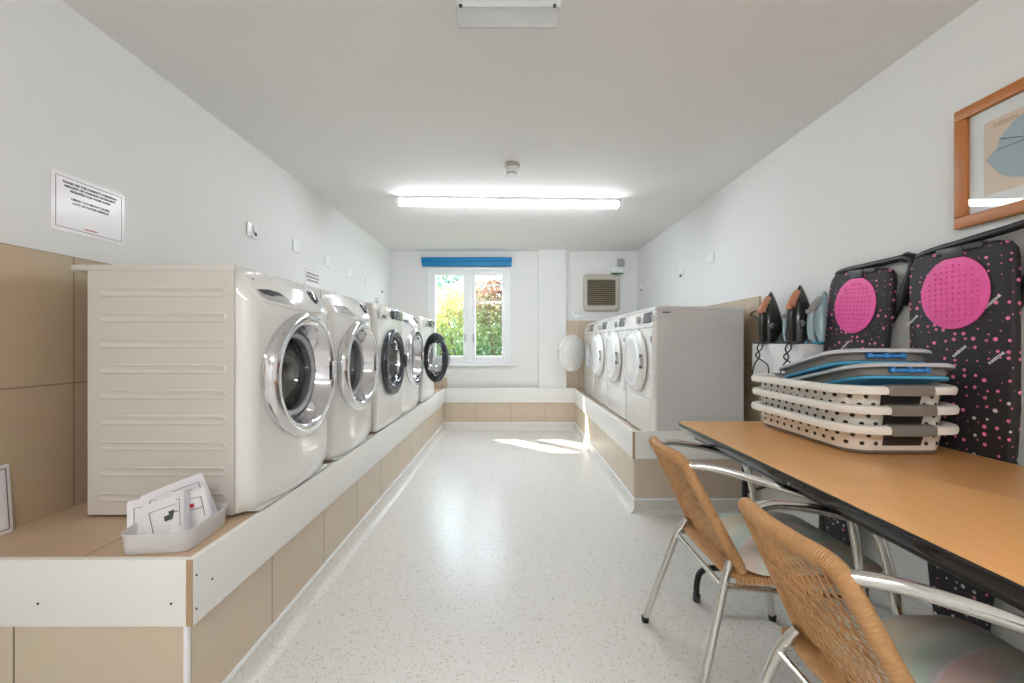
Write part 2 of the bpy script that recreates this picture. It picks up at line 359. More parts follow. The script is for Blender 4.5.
# tile cladding on walls
MB().box(XL, XL+.012, .2, YB, ZT-.02, H+.316).build('trim_1', 'tile_wall', kind=ST)
MB().box(XR-.012, XR, 2.70, YB, ZTR-.02, H+.316).build('trim_2', 'tile_wall', kind=ST)
MB().box(.72, XR-.012, YB-.012, YB, ZTR-.02, H+.30).build('trim_3', 'tile_back', kind=ST)
MB().box(XL+.012, -.865, YB-.012, YB, ZT, H-.46+.0).build('trim_4', 'tile_back', kind=ST)
# plinths
PB = 5.27                      # back plinth face
def cove(name, pts_fn):        # vinyl skirting: upstand, capping strip and coved foot
    prof = [(0, 0.0), (.045, 0.0), (.03, .003), (.018, .009), (.010, .019), (.005, .034), (.005, .09), (0, .09)]
    b = MB(); b.loft([[pts_fn(o, z, e) for o, z in prof] for e in (0, 1)], 0, True, True, True)
    b.loft([[pts_fn(o, z, e) for o, z in ((0, .088), (.008, .088), (.009, .094), (.007, .1), (0, .1))] for e in (0, 1)], 1, True, True, True)
    return b.build(name, ['floor', 'pvc'], kind=ST)
MB().box(XL, -.893, 1.115, PB+.09, 0, ZT).build('plinth_left', 'tile_side', kind=ST)
MB().box(.828, XR, 2.706, PB+.09, 0, ZTR).build('plinth_right', 'tile_side', kind=ST)
MB().box(-.893, .828, PB+.016, YB, 0, ZT-.01).build('plinth_back', 'tile_back', kind=ST)
MB().box(XL+.012, -.893, 1.115, PB+.09, ZT-.004, ZT+.001).build('plinth_tile_top', 'tile_top', kind=ST)
MB().box(XL, -.905, 1.104, 1.115, 0, ZBB).build('plinth_tile_face', 'tile_front', kind=ST)
MB().box(.84, XR, 2.695, 2.706, 0, ZBB).build('plinth_tile_face', 'tile_front', kind=ST)
MB().box(-.905, -.892, 1.100, 1.112, 0, ZBB, bev=.002).build('trim_5', 'pvc', kind=ST)
def screws(b, pts, nrm):
    for p in pts: b.disc(p, nrm, .0035, .0006, 1, 10)
# kick boards
b = MB(); b.box(-.895, -.877, 1.10, PB+.0, ZBB, ZB, 0, .0015)
screws(b, [(-.877, 1.112, ZB-.05), (-.877, 1.112, ZBB+.04), (-.877, 1.17, ZB-.095), (-.877, 2.4, ZB-.09), (-.877, 3.2, ZB-.09)], (1, 0, 0))
bl = b.build('trim_6', ['board', 'hole'], kind=ST)
MB().box(-.8945, -.8775, 1.0975, 1.1003, ZBB+.001, ZB-.001).build('trim_7', 'edge', kind=ST)
b = MB(); b.box(XL, -.895, 1.097, 1.115, ZBB, ZB, 0, .0015)
screws(b, [(-1.30, 1.097, ZB-.12), (-.935, 1.097, ZB-.12)], (0, -1, 0))
b.build('trim_8', ['board', 'hole'], kind=ST)
b = MB(); b.box(.810, .828, 2.69, PB, ZBB, ZB, 0, .0015)
b.build('trim_9', ['board', 'hole'], kind=ST)
MB().box(.8105, .8275, 2.6875, 2.6903, ZBB+.001, ZB-.001).build('trim_10', 'edge', kind=ST)
b = MB(); b.box(.828, XR, 2.688, 2.706, ZBB, ZB, 0, .0015); screws(b, [(.93, 2.688, ZB-.11), (1.4, 2.688, ZB-.11)], (0, -1, 0))
b.build('trim_11', ['board', 'hole'], kind=ST)
b = MB(); b.box(-.893, .828, PB, PB+.016, ZBB+.01, ZB, 0, .0015)
b.build('trim_12', ['board', 'hole'], kind=ST)
MB().box(-.885, .826, PB-.001, PB+.004, ZBB-.004, ZBB+.012).build('trim_13', 'pvc', kind=ST)
cove('baseboard_left', lambda o, z, e: Vector((-.893+o, 1.10 if e == 0 else PB, z)))
cove('baseboard_right', lambda o, z, e: Vector((.828-o, 2.69 if e == 0 else PB, z)))
cove('baseboard_back', lambda o, z, e: Vector((-.89 if e == 0 else .826, PB+.016-o, z)))
cove('baseboard_plinth', lambda o, z, e: Vector((.828 if e == 0 else XR, 2.695-o, z)))
cove('baseboard_wall', lambda o, z, e: Vector((XR-o, YR if e == 0 else 2.66, z)))
# ------------------------------------------------------------------ window
b = MB(); fy0, fy1 = YB-.012, YB+.06
mx = -42.5*YB/400              # mullion centre
b.box(wx0, wx0+.07, fy0, fy1, wz0, wz1, 0, .004); b.box(wx1-.07, wx1, fy0, fy1, wz0, wz1, 0, .004)
b.box(wx0+.07, wx1-.07, fy0, fy1, wz1-.05, wz1, 0, .004); b.box(wx0+.07, wx1-.07, fy0, fy1, wz0, wz0+.04, 0, .004)
b.box(mx-.035, mx+.035, fy0, fy1, wz0+.04, wz1-.05, 0, .004)
win = b.build('window_1', 'pvc', kind=ST)
gz0, gz1 = H-.175, H+.91
for x0, x1 in ((wx0+.07, mx-.035), (mx+.035, wx1-.07)):
    g0 = (x0+.045, x1-.045)
    b = MB(); ya, yb = fy0-.004, fy1-.01
    b.box(x0, g0[0], ya, yb, wz0+.04, wz1-.05, 0, .004); b.box(g0[1], x1, ya, yb, wz0+.04, wz1-.05, 0, .004)
    b.box(g0[0], g0[1], ya, yb, gz1, wz1-.05, 0, .004); b.box(g0[0], g0[1], ya, yb, wz0+.04, gz0, 0, .004)
    sash = b.build('window_sash', 'pvc', win)
    b = MB(); b.box(g0[0], g0[1], ya+.025, ya+.031, gz0, gz1)
    b.build('pane', 'pane', sash)
    if x0 > mx:
        b = MB(); b.box(g0[0], g0[1], ya+.012, ya+.024, H+.765, H+.785); b.box(g0[0], g0[1], ya+.012, ya+.024, H+.545, H+.565)
        b.build('glazing_bar', 'pvc', sash)
    hx = (x1-.022) if x0 < mx else (x0+.022)
    b = MB(); b.box(hx-.011, hx+.011, ya-.012, ya, H+.04, H+.12, 0, .003); b.tube([(hx, ya-.01, H+.10), (hx, ya-.035, H+.10), (hx, ya-.035, H+.0)], .007)
    b.build('window_handle', 'grey', sash)
MB().box(wx0-.03, wx1+.07, YB-.05, YB, wz0-.03, wz0, 0, .004).build('window_sill', 'pvc', win)
bl_ = thing('roller_blind', 'rolled-up blue roller blind above the window', 'blind', (-.6, YB-.05, H+1.08))
b = MB(); b.lathe([(0, -.6), (.032, -.6), (.032, .6), (0, .6)], (0, 0, .028), 'x', 20); b.build('fabric_roll', 'blue', bl_)
b = MB(); b.box(-.595, .595, -.012, .0, -.062, .02, 0, .003); b.build('hem', 'blue', bl_)
# ------------------------------------------------------------------ outside
MB().box(-12, 12, 5.7, 26, -.25, -.2).build('ground', 'dleaf', kind=ST)
def shrub(name, label, cat, c, r, n, size, mt, stem=True, rs=1):
    random.seed(rs); t = thing(name, label, cat, (c[0], c[1], -.2)); b = MB()
    for i in range(n):
        u = random.uniform(-1, 1); a = random.uniform(0, 2*PI); k = random.uniform(.62, 1.04)*(1+.10*math.sin(5*a+3*u)+.08*math.sin(9*a-4*u)); q = math.sqrt(1-u*u)
        p = Vector((r[0]*k*q*math.cos(a), r[1]*k*q*math.sin(a), c[2]+.2+r[2]*k*u))
        if p.z < .05: continue
        d = Vector((random.gauss(0, 1), random.gauss(0, 1)-.4, random.gauss(0, 1)+.3)).normalized(); e = d.orthogonal().normalized()
        e = Matrix.Rotation(random.uniform(0, 6.28), 3, d) @ e; f = d.cross(e); s = size*random.uniform(.7, 1.3)
        v = [b.bm.verts.new(x) for x in (p-e*s, p+f*s*.42+d*s*.1, p+e*s, p-f*s*.42+d*s*.1)]
        b.bm.faces.new(v)
    b.build('foliage', mt, t, recalc=False)
    b = MB()
    for k in range(4):
        a = k*1.7; b.tube(sm([(0.05*math.cos(a), .05*math.sin(a), 0), (r[0]*.25*math.cos(a), r[1]*.25*math.sin(a), (c[2]+.2)*.6), (r[0]*.5*math.cos(a), r[1]*.5*math.sin(a), c[2]+.2+r[2]*.4)], 5), .03, n=6)
    b.build('stem', 'bark', t)
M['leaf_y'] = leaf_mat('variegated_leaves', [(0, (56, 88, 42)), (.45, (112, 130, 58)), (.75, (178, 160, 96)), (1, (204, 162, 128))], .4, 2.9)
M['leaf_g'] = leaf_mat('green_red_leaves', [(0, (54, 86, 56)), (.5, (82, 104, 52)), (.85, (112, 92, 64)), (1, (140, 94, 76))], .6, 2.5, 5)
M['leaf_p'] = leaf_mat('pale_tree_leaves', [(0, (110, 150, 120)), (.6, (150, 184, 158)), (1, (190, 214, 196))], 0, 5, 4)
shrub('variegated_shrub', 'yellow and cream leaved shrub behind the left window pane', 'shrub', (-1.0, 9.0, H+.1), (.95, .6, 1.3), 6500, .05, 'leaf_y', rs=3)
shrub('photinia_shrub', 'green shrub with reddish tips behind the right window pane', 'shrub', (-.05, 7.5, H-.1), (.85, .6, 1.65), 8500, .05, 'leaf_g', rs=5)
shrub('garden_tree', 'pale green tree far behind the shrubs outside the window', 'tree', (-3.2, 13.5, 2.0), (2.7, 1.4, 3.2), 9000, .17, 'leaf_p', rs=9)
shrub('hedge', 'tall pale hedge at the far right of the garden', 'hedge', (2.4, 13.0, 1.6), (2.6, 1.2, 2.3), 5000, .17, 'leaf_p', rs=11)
# ------------------------------------------------------------------ washing machines
def shell(b, Wd, rows, bow, rc, xs, hole=None, m=0):
    us = [-1+2*i/48 for i in range(49)]; us = sorted(set(us+[-.985, -.97, .97, .985, -.995, .995])); rings = []
    for z, xf in rows:
        ring = [Vector((xs, -Wd/2, z))]
        for u in us:
            y = u*Wd/2; e = abs(y)-(Wd/2-rc); dx = rc-math.sqrt(max(0, rc*rc-e*e)) if e > 0 else 0
            ring.append(Vector((max(xs+.0005, xf-bow*u*u-dx), y, z)))
        ring.append(Vector((xs, Wd/2, z))); rings.append(ring)
    b.loft(rings, m, False)
    if hole:
        zc, r = hole; kill = [f for f in b.bm.faces if abs(f.normal.x) >= 0 and (lambda c: c.x > xs+.01 and math.hypot(c.y, c.z-zc) < r)(f.calc_center_median())]
        bmesh.ops.delete(b.bm, geom=kill, context='FACES')
    return b
def beads(b, ys, x0, x1, zs, h, sgn):
    for z in zs:
        def ring(i, y):
            hh = h/2-i; out = []
            for k in range(9): a = -PI/2+PI*k/8; out.append(Vector((x1-h/2+hh*math.cos(a), y, z+hh*math.sin(a))))
            for k in range(9): a = PI/2+PI*k/8; out.append(Vector((x0+h/2+hh*math.cos(a), y, z+hh*math.sin(a))))
            return out
        b.loft([ring(0, ys), ring(.003, ys+sgn*.0022), ring(.007, ys+sgn*.0022), ring(.0095, ys+sgn*.0008)], 0, True, False, True)
def drum(zc, xf, xb, r, parent):
    b = MB(); b.lathe([(r+.05, xf), (r+.05, xf-.03), (r, xf-.035), (r+.01, xf-.05)], (0, 0, zc), 'x', 40, 1)
    b.lathe([(r+.01, xf-.05), (r+.05, xf-.08), (r+.05, xb), (.04, xb-.0), (0, xb-.0)], (0, 0, zc), 'x', 40, 0)
    for k in range(3):
        a = 2*PI*k/3+.5; y, z = math.cos(a)*(r+.03), zc+math.sin(a)*(r+.03)
        b.tube([(xb+.01, y, z), (xf-.10, y, z)], .022, 0, 8)
    return b.build('drum', ['steel', 'gasket'], parent)
def washer_body(t, D):
    b = MB(); b.box(.004, D, -.297, .297, .012, .848, 0, 0, skip=('+x',))
    for sgn in (-1, 1):
        b.box(0, D-.004, sgn*.300-(.003 if sgn > 0 else 0), sgn*.300+(.003 if sgn < 0 else 0), .01, .848)
        beads(b, sgn*.300, .038, .476, [.774-.088*k for k in range(9)], .034, sgn)
    b.build('body', 'white', t)
    b = MB(); b.box(-.058, D, -.302, .302, .846, .868, 0, .004); b.build('lid', 'white', t)
    for x in (.06, D-.04):
        for y in (-.24, .24):
            MB().lathe([(0, 0), (.022, 0), (.022, .008), (.008, .009), (.008, .013)], (x, y, 0), 'z', 14).build('foot', 'black', t)
def chrome_washer(label, Y):
    t = thing('washing_machine', label, 'washing machine', (-1.4545, Y+.302, ZT+.001), group='white washing machines along the left wall')
    D = .506; washer_body(t, D)
    zc = .47
    rows = [(.012, .572), (.03, .588), (.06, .597)]+[(.08+.02*i, .60) for i in range(33)]+[(.745, .598), (.765, .592), (.79, .58), (.815, .564), (.835, .545), (.852, .53), (.862, .517), (.866, .510)]
    b = MB(); shell(b, .60, rows, .05, .04, D+.002, (zc, .222)); b.box(D+.002, .57, -.27, .27, .010, .0125)
    b.build('front_panel', 'whitef', t)
    def sx(y, z):                       # front surface of the shell
        xf = rows[-1][1]
        for (z0, x0), (z1, x1) in zip(rows, rows[1:]):
            if z0 <= z <= z1: xf = x0+(x1-x0)*(z-z0)/(z1-z0); break
        e = abs(y)-(.30-.04); return xf-.05*(y/.3)**2-((.04-math.sqrt(max(0, .04**2-e*e))) if e > 0 else 0)
    def outl(i):                        # fascia outline in (y, z), inset i
        P = [(-.262, .848), (-.268, .80), (-.262, .765), (-.245, .745), (-.21, .737), (-.14, .733), (-.06, .728), (.02, .728), (.12, .732), (.20, .736), (.272, .742), (.276, .79), (.27, .848)]
        cy, cz = 0, .79
        return [(y-math.copysign(min(i, abs(y)), y), z+(i if z < cz else -i)) for y, z in P]
    def onf(y, z): return sx(y, z)+.004
    def patch(b, P, off, m, n=1):       # polygon laid on the fascia, built as a triangle fan of small strips
        cy = sum(p[0] for p in P)/len(P); cz = sum(p[1] for p in P)/len(P)
        rings = [[Vector((sx(cy+(y-cy)*k/5, cz+(z-cz)*k/5)+off, cy+(y-cy)*k/5, cz+(z-cz)*k/5)) for y, z in P] for k in (.02, 1, 2, 3, 4, 5)]
        b.loft(rings, m, True, True, False); return rings[-1]
    def dens(P, n=4): return [(P[i][0]+(P[(i+1) % len(P)][0]-P[i][0])*k/n, P[i][1]+(P[(i+1) % len(P)][1]-P[i][1])*k/n) for i in range(len(P)) for k in range(n)]
    b = MB(); P = dens(outl(.003)); rim = patch(b, P, .004, 0); b.loft([rim, [Vector((sx(y, z)-.001, y, z)) for y, z in dens(outl(0))]], 0)
    fas = b.build('control_panel', 'whitef', t, ang=50)
    b = MB()
    patch(b, dens([(-.255, .790), (-.20, .797), (-.155, .792), (-.125, .775), (-.098, .745), (-.16, .748), (-.225, .755), (-.248, .768)]), .0048, 1)
    patch(b, dens([(-.250, .790), (-.20, .795), (-.155, .790), (-.135, .776), (-.17, .776), (-.20, .770), (-.235, .777)]), .0056, 0)
    b.build('drawer_grip', ['black', 'grey'], fas)
    b = MB(); c = (onf(.10, .80)-.003, .10, .80); b.lathe([(.034, 0), (.033, .005), (.029, .006), (.027, .012), (.023, .014), (0, .014)], (0, 0, 0), 'x', 28)
    b.build('dial', 'dring', fas, c, (0, -.5, 0))
    for k in range(4): y = .17+.025*k; MB().disc((onf(y, .80)-.0005, y, .80), (1, 0, .5), .007, .003, 0).build('button', 'grey', fas)
    for y, q in ((-.215, 'WASH'), (-.10, '8 kg')):
        text('lettering', q, .020, fas, (onf(y, .828)+.001, y, .822), (PI/2-.75, 0, PI/2), 'ink')
    # door
    b = MB()
    prof = [(.222, .545), (.252, .555), (.258, .570), (.258, .590), (.252, .608), (.238, .618), (.222, .619), (.208, .612), (.202, .602), (.192, .575), (.182, .55), (.176, .535)]
    b.lathe(prof, (0, 0, zc), 'x', 72); door = b.build('door', 'chrome', t, ang=60)
    b = MB(); b.lathe([(.178, .536), (.172, .548), (.164, .551), (.154, .545), (.148, .53), (.150, .515)], (0, 0, zc), 'x', 56)
    b.disc((.549, .163, zc), (1, 0, 0), .007, .004)
    b.build('inner_ring', 'pgrey', door)
    b = MB(); b.lathe([(.150, .54), (.142, .50), (.12, .455), (.08, .43), (.04, .42), (0, .417)], (0, 0, zc), 'x', 48); b.build('glass', 'glass', door)
    b = MB(); b.box(.600, .624, .195, .228, zc-.045, zc+.045, 0, .006); b.build('handle', 'chrome', door)
    drum(zc, .53, .12, .165, t)
    return t
def dark_door(t, zc, xf, ang, mats, handle_m, R=.235, solid=False):
    """round door, hinge at local -y; built around the hinge so that it can stand open"""
    b = MB(); c = (0, R, 0)
    if solid:
        prof = [(R-.02, .0), (R, .006), (R+.003, .016), (R-.004, .03), (R-.02, .040), (R-.05, .047), (R-.10, .051), (0, .054)]
        b.lathe(prof, c, 'x', 64); b.lathe([(R-.02, 0), (R-.05, -.004), (R-.07, -.03), (R-.09, -.04), (0, -.042)], c, 'x', 64)
        door = b.build('door', mats[0], t, (xf, -R, zc), (0, 0, -ang), ang=50)
        b = MB(); b.lathe([(R-.035, .0455), (R-.05, .0495), (R-.06, .0525), (R-.075, .0515)], c, 'x', 64, 0)
        b.build('door_rim', 'pvc', door)
    else:
        prof = [(R-.062, .0), (R-.03, -.002), (R, .004), (R+.002, .014), (R-.006, .026), (R-.024, .032), (R-.05, .029), (R-.062, .018), (R-.064, .0)]
        b.lathe(prof, c, 'x', 64); door = b.build('door', mats[0], t, (xf, -R, zc), (0, 0, -ang), ang=50)
        b = MB(); b.lathe([(R-.062, .0), (R-.070, -.014), (R-.085, -.016), (R-.10, -.006), (R-.096, .012)], c, 'x', 48); b.build('inner_ring', 'chrome', door)
        b = MB(); b.lathe([(R-.088, -.005), (R-.10, -.05), (R-.13, -.09), (R-.18, -.105), (0, -.108)], c, 'x', 44)
        b.build('glass', 'glass', door)
    b = MB()
    if solid:
        b.box(.010, .045, 2*R-.035, 2*R-.006, -.05, .05, 0, .006); b.box(.028, .049, 2*R-.04, 2*R-.008, .028, .05, 1, .003); b.box(.028, .049, 2*R-.04, 2*R-.008, -.05, -.028, 1, .003)
        b.build('handle', ['grey', 'black'], door)
    else:
        b.box(.02, .044, 2*R-.045, 2*R-.012, -.05, .05, 0, .006); b.build('handle', handle_m, door)
    return door
def ring_washer(label, Y, ang):
    t = thing('washing_machine', label, 'washing machine', (-1.4545, Y+.302, ZT+.001), group='white washing machines along the left wall')
    D = .53; washer_body(t, D); zc = .46
    rows = [(.012, .565), (.03, .57)]+[(.05+.02*i, .572) for i in range(34)]+[(.735, .572), (.745, .574), (.78, .57), (.82, .562), (.85, .552), (.862, .54), (.866, .532)]
    b = MB(); shell(b, .60, rows, .006, .02, D+.002, (zc, .19)); b.build('front_panel', 'whitef', t)
    b = MB(); b.box(.570, .577, -.28, -.10, .765, .85, 0, .003); pan = b.build('detergent_drawer', 'whitef', t)
    b = MB(); b.box(.576, .580, -.23, -.15, .772, .79, 0, .002); b.build('drawer_grip', 'dgrey', pan)
    b = MB(); b.lathe([(.036, 0), (.035, .012), (.028, .026), (0, .027)], (.566, .02, .808), 'x', 28); b.build('dial', 'dring', t)
    b = MB(); b.box(.566, .577, .09, .27, .775, .845, 0, .003); b.build('display', 'display', t)
    for k in range(5): MB().disc((.577, .11+.033*k, .788), (1, 0, 0), .006, .002).build('button', 'grey', t)
    dark_door(t, zc, .578, ang, ['dring'], 'dring', .24)
    drum(zc, .57, .12, .175, t)
    return t
chrome_washer('nearest white washing machine with bowed front, mirror chrome porthole and ribbed side fully in view', 1.369)
chrome_washer('second white washing machine from the camera, bowed front with mirror chrome porthole', 1.977)
ring_washer('white washing machine with closed dark-rimmed porthole, between two chrome-ringed machines', 2.637, 0)
chrome_washer('farthest white washing machine with mirror chrome porthole, fourth from the camera', 3.256)
w5 = ring_washer('last white washing machine before the window, its dark-rimmed door standing open', 3.974, math.radians(142))
# ------------------------------------------------------------------ dryers
def dryer(label, Y, ang):
    t = thing('tumble_dryer', label, 'tumble dryer', (1.565, Y+.322, ZTR+.001), (0, 0, PI), group='white tumble dryers along the right wall')
    Wd, D, T = .642, .585, .904; zc = .525; x0 = .0
    b = MB(); b.box(x0, D, -Wd/2+.002, Wd/2-.002, .012, .880, 0, 0, skip=('+x',)); 
    for sgn in (-1, 1):
        y = sgn*(Wd/2-.002)
        for r in (.07, .14, .21, .27):
            b.lathe([(r-.012, 0), (r-.008, sgn*.0009), (r+.002, sgn*.0009), (r+.006, 0)], (.29, y, .47), 'y', 56)
    b.build('body', 'dryer', t)
    b = MB(); b.box(-.02, D+.012, -Wd/2, Wd/2, .880, T, 0, .004); b.build('lid', 'dryer', t)
    b = MB(); b.box(D-.09, D-.035, Wd/2-.003, Wd/2-.001, .858, .866); b.build('badge', 'dgrey', t)
    rows = [(.012, .615), (.255, .617), (.258, .614), (.262, .614), (.265, .617)]+[(.28+.02*i, .618) for i in range(24)]+[(.752, .618), (.755, .614), (.759, .614), (.762, .618)]
    b = MB(); shell(b, Wd-.004, rows, .004, .022, D, (zc, .175)); b.build('front_panel', 'whitef', t)
    rows = [(.764, .620), (.78, .618), (.83, .610), (.87, .600), (.880, .594)]
    b = MB(); shell(b, Wd-.004, rows, .004, .02, D); fas = b.build('control_panel', 'whitef', t)
    b = MB(); b.poly([(.6155, .12, .795), (.6155, .28, .795), (.605, .28, .868), (.605, .12, .868)], (.003, 0, 0)); b.build('display', 'display', fas)
    b = MB(); b.lathe([(.03, 0), (.03, .012), (.024, .022), (0, .023)], (.611, .03, .825), 'x', 24); b.build('dial', 'grey', fas)
    MB().box(.612, .616, .29, .308, .80, .85, 0, .001).build('button', 'grey', fas); MB().box(.618, .621, .275, .30, .66, .70, 0, .001).build('button', 'grey', fas)
    dark_door(t, zc, .620, ang, ['whitef'], 'grey', .235, True)
    b = MB(); b.lathe([(.19, .612), (.175, .60), (.17, .56), (.25, .54), (.25, .1), (0, .1)], (0, 0, zc), 'x', 40); b.build('drum', 'pvc', t)
    for x in (.06, D-.03):
        for y in (-.25, .25):
            MB().lathe([(0, 0), (.022, 0), (.022, .008), (.008, .009), (.008, .013)], (x, y, 0), 'z', 14).build('foot', 'black', t)
    return t
dryer('nearest white tumble dryer, its grey side panel with embossed rings in full view', 2.700, 0)
dryer('second white tumble dryer from the camera, door closed', 3.355, 0)
dryer('third white tumble dryer from the camera, door closed, next to the open one', 4.010, 0)
dryer('farthest white tumble dryer in the corner, its round door standing open', 4.665, math.radians(48))
b = MB(); b.tube(sm([(1.60, 2.69, H+.18), (1.60, 2.67, H+.20), (1.635, 2.665, H+.215), (1.662, 2.665, H+.19), (1.64, 2.665, H+.165), (1.60, 2.68, H+.19)], 8), .004, n=8)
tag(b.build('power_cable', 'dgrey'), 'thin dark cable loop behind the nearest tumble dryer', 'cable')
# ------------------------------------------------------------------ notices, switches
def notice(name, label, x, y0, y1, z0, z1, lines, size, left=True, extra=None, th=.0015, tiltz=0):
    t = thing(name, label, 'notice', (x, (y0+y1)/2, z0)); w, h = y1-y0, z1-z0; s = 1 if left else -1
    b = MB(); b.box(0, s*th, -w/2, w/2, 0, h) if left else b.box(-th, 0, -w/2, w/2, 0, h); b.build('sheet', 'paper', t)
    i = .013*w/.27; b = MB(); q = .0018 if w > .2 else .001; xx = (th, th+.0003) if left else (-th-.0003, -th)
    for ya, yb, za, zb in ((-w/2+i, w/2-i, i, i+q), (-w/2+i, w/2-i, h-i-q, h-i), (-w/2+i, -w/2+i+q, i, h-i), (w/2-i-q, w/2-i, i, h-i)):
        b.box(xx[0], xx[1], ya, yb, za, zb)
    b.build('border', 'inkr', t)
    text('lettering', lines, size, t, (s*(th+.0004), 0, h-i-size*1.9), (PI/2, 0, PI/2 if left else -PI/2), 'ink', space=1.25)
    if extra: text('lettering', extra, size*.62, t, (s*(th+.0004), .0, i+size*.9), (PI/2, 0, PI/2 if left else -PI/2), 'red')
    return t
notice('laminated_notice', 'large laminated notice with printed capitals high on left wall above nearest washer', XL, 1.405, 1.672, H+.405, H+.615,
       'PLEASE USE THE CORRECT & MINIMUM\nAMOUNT OF WASHING DETERGENT\nREQUIRED FOR YOUR WASH\n\nUSING TOO MUCH CAUSES\nLOTS OF WATER RESIDUE', .0112, extra='MANAGEMENT')
notice('laminated_notice', 'white notice on left wall just above the control panel of the nearest washer', XL, 3.12, 3.37, H+.30, H+.603,
       'PLEASE CLEAN THE\nDRAWER AFTER USE\nAND LEAVE OPEN\n\nWIPE THE SEAL\nDOOR AND GLASS', .022)
notice('laminated_notice', 'small white notice at the far end of the left wall near the window', XL, 4.68, 4.90, H+.36, H+.585,
       'DO NOT\nOVERLOAD\nTHE\nMACHINES', .026)
t = thing('laminated_notice', 'bordered laminated sheet standing on the plinth against tiles at far left edge', 'notice', (XL+.013, 1.150, ZT+.002))
b = MB(); b.loft([[Vector((.004+.004*math.sin(3*k/8*PI)+.014*(1-z/.215)+dx, -.125+.25*k/8, z)) for k in range(9)] for dx in (0,) for z in (0, .07, .14, .215)], 0, False); b.build('sheet', 'paper', t)
b = MB()
xo = lambda z: .0085+.014*(1-z/.215)
b.poly([(xo(.012), -.113, .012), (xo(.203), -.113, .203), (xo(.203), -.1105, .203), (xo(.012), -.1105, .012)], (.0004, 0, 0))
b.poly([(xo(.012), .1105, .012), (xo(.203), .1105, .203), (xo(.203), .113, .203), (xo(.012), .113, .012)], (.0004, 0, 0))
b.poly([(xo(.203), -.113, .203), (xo(.2005), -.113, .2005), (xo(.2005), .113, .2005), (xo(.203), .113, .203)], (.0004, 0, 0))
b.poly([(xo(.012), -.113, .012), (xo(.0145), -.113, .0145), (xo(.0145), .113, .0145), (xo(.012), .113, .012)], (.0004, 0, 0))
b.build('border', 'inkr', t)
def switch(label, x, y, z, left=True, w=.086, dot=False, name='wall_switch', tagc=None):
    s = 1 if left else -1
    t = thing(name, label, 'switch', (x, y, z)); b = MB()
    b.box(min(0, s*.010), max(0, s*.010), -w/2, w/2, -w/2, w/2, 0, .003); b.build('plate', 'pvc', t)
    b = MB(); b.box(min(s*.010, s*.014), max(s*.010, s*.014), -.012, .012, -.02, .02, 0, .0012); b.build('rocker', 'pvc', t)
    if dot: b = MB(); b.disc((s*.010, 0, -.055), (s, 0, 0), .012, .008, 0, 14); b.build('indicator', 'dgrey', t)
    if tagc:
        b = MB(); b.box(.012, .014, .0, .05, -.05, .045); g = b.build('label_card', 'paper', t)
        b = MB(); b.disc((.014, .027, -.02), (1, 0, 0), .013, .0005, 0, 16); b.build('logo', 'display', g)
switch('white switch with a small pale-blue card on it, nearest on the left wall', XL, 2.48, H+.70, tagc=1)
switch('white switch on left wall, second along from the camera', XL, 2.99, H+.725)
switch('white switch on left wall, third along from the camera', XL, 3.50, H+.71)
switch('white switch on left wall, fourth along from the camera', XL, 3.98, H+.695)
switch('white switch on left wall, fifth along from the camera', XL, 4.47, H+.69)
switch('white switch with dark dot below, farthest on the left wall', XL, 4.95, H+.69, dot=True, w=.07)
switch('white switch on right wall nearest the camera above the first dryer', XR, 3.36, H+.715, False)
switch('white switch with dark dot below, above the second dryer on right wall', XR, 3.96, H+.72, False, w=.07, dot=True)
switch('white switch on right wall, third along from the camera', XR, 4.57, H+.70, False)
switch('white switch with dark dot below, farthest on the right wall', XR, 5.16, H+.74, False, w=.06, dot=True)
# back wall: vent, socket, alarm
t = thing('extractor_fan', 'square beige extractor fan with dark louvred grille on back wall', 'extractor fan', (1.19, YB, H+.67))
def frame_rings(w, h, r, y): return [Vector((p.x, y, p.y)) for p in rr(w, h, r, 0)]
b = MB(); b.loft([frame_rings(.48, .49, .05, 0), frame_rings(.48, .49, .05, -.03), frame_rings(.45, .46, .045, -.05), frame_rings(.385, .35, .02, -.052), frame_rings(.37, .335, .02, -.035)], 0); b.build('frame', 'vent', t)
b = MB(); b.box(-.19, .19, -.025, -.02, -.17, .17, 1)
for k in range(13): z = -.155+.0258*k; b.poly([(-.185, -.038, z-.004), (-.185, -.026, z+.012), (-.185, -.024, z+.010), (-.185, -.036, z-.006)], (.37, 0, 0))
b.build('louvre', ['ventd', 'hole'], t)
t = thing('wall_socket', 'white double socket on back wall below left of the extractor fan', 'socket', (.885, YB, H+.375))
MB().box(-.075, .075, -.012, 0, -.04, .04, 0, .004).build('plate', 'pvc', t)
b = MB()
for x in (-.04, .0, .04): b.box(x-.008, x+.008, -.016, -.011, .018, .028)
b.build('rocker', 'dgrey', t)
t = thing('alarm_sounder', 'small white wall box with green strip, above right of the extractor fan', 'alarm', (1.42, YB, H+.95))
MB().box(-.01, .075, -.05, 0, .08, .17, 0, .008).build('sounder', 'grey', t)
MB().box(-.10, .06, -.06, 0, -.02, .05, 0, .006).build('case', 'pvc', t)
MB().box(-.095, .05, -.063, -.004, -.03, -.018, 0, .002).build('strip', 'green', t)
